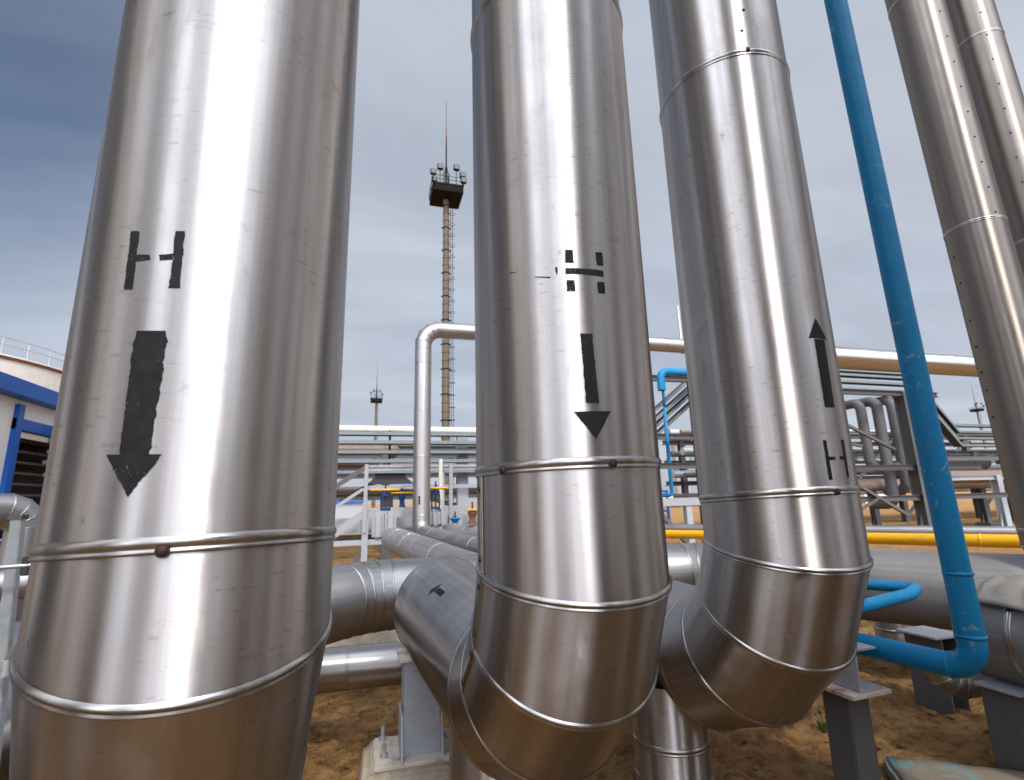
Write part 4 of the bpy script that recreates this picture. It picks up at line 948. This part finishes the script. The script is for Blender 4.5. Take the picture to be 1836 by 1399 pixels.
# ------------------------------------------------------------------ tank and shed on the left
tc_ = at(-240, 760, dist=72)
tk = empty('storage_tank', (tc_.x, tc_.y, 0), 'big white storage tank with a railed roof behind the left shed', 'tank')
TR, TH = 15., 14.2
n_ = 96; MB().tube([(tc_.x, tc_.y, 0), (tc_.x, tc_.y, TH)], TR, n_).build('shell', 'tank_white', tk)
MB().tube([(tc_.x, tc_.y, TH), (tc_.x, tc_.y, TH+.22)], TR+.12, n_).build('rim', 'red_rust', tk)
MB().tube([(tc_.x, tc_.y, TH+.23), (tc_.x, tc_.y, TH+.35)], TR+.2, n_).build('rim_band', 'white_paint', tk)
gr = MB()
for z in (.9, 1.5): gr.tube([(tc_.x+TR*math.cos(a), tc_.y+TR*math.sin(a), TH+.3+z) for a in [2*math.pi*i/96 for i in range(97)]], .045, 5, False)
for i in range(48):
    a = 2*math.pi*i/48; gr.tube([(tc_.x+TR*math.cos(a), tc_.y+TR*math.sin(a), TH+.3), (tc_.x+TR*math.cos(a), tc_.y+TR*math.sin(a), TH+1.8)], .04, 4)
gr.build('roof_rail', 'galvanised', tk)
sh = empty('shed', (-7, 12, 0), 'white shed with blue eaves and a wide dark louvred opening behind the left riser', 'building')
XW = -7.0; y0_, y1_ = 4.5, 24.; yd0, yd1 = 12.62, 22.; zd = 3.42
w_ = MB(); w_.box((XW-.1, (y0_+yd0)/2, 1.9), (.2, yd0-y0_, 3.8)); w_.box((XW-.1, (yd0+yd1)/2, (zd+3.8)/2), (.2, yd1-yd0, 3.8-zd)); w_.box((XW-.1, (yd1+y1_)/2, 1.9), (.2, y1_-yd1, 3.8))
w_.box((XW-.1, (yd0+yd1)/2, .5), (.2, yd1-yd0, 1.0)); w_.box((XW-4.2, y0_+.1, 1.9), (8, .2, 3.8)); w_.box((XW-4.2, y1_-.1, 1.9), (8, .2, 3.8)); w_.box((XW-8.3, (y0_+y1_)/2, 1.9), (.2, y1_-y0_, 3.8)); w_.build('wall', 'white_paint', sh)
MB().box((XW+.08, (y0_+y1_)/2, 3.97), (.36, y1_-y0_+.4, .34), bev=.02).build('eave_fascia', 'blue_trim', sh)
rf = MB(); rf.add([(XW+.2, y0_-.2, 4.14), (XW+.2, y1_+.2, 4.14), (XW-4.2, y1_+.2, 5.0), (XW-4.2, y0_-.2, 5.0), (XW-8.6, y0_-.2, 4.14), (XW-8.6, y1_+.2, 4.14)], [(0, 1, 2, 3), (3, 2, 5, 4), (0, 3, 4), (1, 5, 2)]).build('roof', 'blue_trim', sh)
of = MB().box((XW+.03, (yd0+yd1)/2, zd-.12), (.10, yd1-yd0+.2, .24), bev=.01).build('opening_frame', 'blue_trim', sh)
MB().box((XW+.03, yd0, (zd+1)/2+.4-.0), (.11, .20, zd-1.0-.24), bev=.01).build('opening_frame', 'blue_trim', sh)
MB().box((XW+.0, (yd0+yd1)/2, zd-.32), (.06, yd1-yd0-.2, .12)).build('lintel', 'cream_pipe', sh)
MB().box((XW-.9, (yd0+yd1)/2, 2.), (.05, yd1-yd0, 3.2)).build('dark_interior', 'dark_steel', sh)
for i in range(9):
    MB().box((XW-.30, (yd0+yd1)/2+.1, 1.2+i*.23), (.12, yd1-yd0-.3, .05)).build('louvre_slat', 'dark_grey_paint', sh)
MB().box((XW+.02, (y0_+y1_)/2, .93), (.03, y1_-y0_, .10)).build('blue_stripe', 'blue_trim', sh)
# pipes and post at the left edge
le = [at(-60, 916, dist=5.2), at(52, 916, dist=5.3), at(66, 1010, dist=5.3)]
le[1].z = le[0].z; le[2] = V((le[1].x, le[1].y, le[2].z-.6))
run_pipe('silver_elbow_pipe', 'pale pipe with a mitred elbow behind the galvanised post at the left edge', le, [.16], .118, {}, mat='dull_cladding', n=32, bead=.4)
lp0, lp1 = at(-40, 1060, dist=4.6), at(70, 1055, dist=4.8)
lp1.z = lp0.z
run_pipe('side_pipe', 'brownish pipe low behind the galvanised post at the left edge', [lp0-V((1, 0, 0)), lp1+V((.3, .1, 0))], [], .10, {}, mat='dull_cladding', n=28, bead=0, merge=True)
gp = at(33, 930, dist=2.05); gx, gy = gp.x, gp.y
gpost = empty('galvanised_post', (gx, gy, 0), 'galvanised angle post with a clamp standing at the left edge', 'post')
gb = at(4, 1215, dist=2.05); gdir = V((gb.x-gx, gb.y-gy, 0))
ps = MB(); topz = gp.z
lean = V((gdir.x*.9, gdir.y*.9, 0)); foot_ = V((gx, gy, 0))+lean*(topz/(gp.z-gb.z)); foot_.z = 0
ps.bar(foot_, (gx, gy, topz), .026, .026, (0, 1, 0), .002).build('post_body', 'galvanised', gpost)
MB().box((gx, gy, topz+.004), (.032, .032, .012)).build('post_cap', 'dark_grey_paint', gpost)
cz = at(22, 1016, dist=2.0); u_ = MB(); u_.tube([cz+V((-.05, -.03, 0)), cz+V((.13, .01, .004))], .006, 8).build('clamp_rod', 'galvanised', gpost)
MB().box(cz+V((.035, .0, .0)), (.02, .03, .05), bev=.003).build('clamp', 'dark_steel', gpost)
hz0, hz1, hz2 = at(62, 1122, dist=2.0), at(30, 1142, dist=2.0), at(12, 1190, dist=2.0)
hs = empty('hose', hz0, 'thin grey hose curving from the left riser to a nut on the galvanised post', 'hose')
MB().tube(smooth_path([hz0+V((.08, .02, .01)), hz1, hz2], .10), .0085, 10).build('hose_body', 'hose_rubber', hs)
MB().disc(hz2-V((0, 0, .03)), (0, 0, 1), .018, .04, 6).build('hose_nut', 'galvanised', hs)
MB().tube([at(57, 1050, dist=1.62), at(54, 1130, dist=1.62), at(48, 1200, dist=1.62)], .007, 8).dome(at(48, 1203, dist=1.62), (0, 0, -1), .011, .02, 10).build('frayed_tape', 'hose_rubber', None, 'dark strip hanging from the left flank of the widest riser', 'strip', origin=at(57, 1050, dist=1.62))

# ------------------------------------------------------------------ small plants and far plant buildings
def tuft(p, n, h, label):
    mb = MB(); rnd = random.Random(int(p.x*100))
    for k_ in range(n):
        a = rnd.uniform(0, 6.28); l = h*rnd.uniform(.6, 1.2); o = V((math.cos(a), math.sin(a), 0)); b = p+o*rnd.uniform(0, .03); s_ = V((-o.y, o.x, 0))*.004
        m_ = b+o*l*.25+V((0, 0, l*.65)); t_ = b+o*l*.6+V((0, 0, l))
        mb.add([b-s_, b+s_, m_+s_*.8, m_-s_*.8, t_], [(0, 1, 2, 3), (3, 2, 4)])
    mb.build('grass_tuft', 'grass', None, label, 'grass', origin=p)
g_ = at(1476, 1296, z=0); tuft(V((g_.x, g_.y, ground_h(g_.x, g_.y))), 34, .10, 'green grass tuft on the soil beside the square post')
g_ = at(655, 1160, z=0); tuft(V((g_.x, g_.y-.3, ground_h(g_.x, g_.y))), 20, .10, 'tiny grass tuft by the concrete block near the small pipe')
def far_block(px0, px1, ptop, dist, label, mat, stripe=None, name='far_building'):
    a, b = at(px0, ptop, dist=dist), at(px1, ptop, dist=dist); r_ = empty(name, ((a.x+b.x)/2, (a.y+b.y)/2, 0), label, 'building', 'low far buildings')
    u = (b-a); u.z = 0; L = u.length; u.normalize(); nn = V((-u.y, u.x, 0)); c_ = (a+b)/2; h = a.z
    MB().box((c_.x+nn.x*4, c_.y+nn.y*4, h/2), (L, 8, h), (u, nn, V((0, 0, 1)))).build('wall', mat, r_)
    MB().box((c_.x+nn.x*4, c_.y+nn.y*4, h+.12), (L+.6, 8.6, .24), (u, nn, V((0, 0, 1)))).build('roof', stripe or 'white_paint', r_)
far_block(596, 650, 903, 62, 'low white far building with a blue roof edge left of the stair', 'pale_grey_paint', 'blue_trim')
far_block(1180, 1232, 893, 120, 'long low pale far building between the middle and right risers', 'white_paint')
far_block(1546, 1600, 868, 80, 'white far building right of the right riser under the rack', 'white_paint')
far_block(1655, 1700, 872, 95, 'second white far building seen beside the blue pipe', 'white_paint')
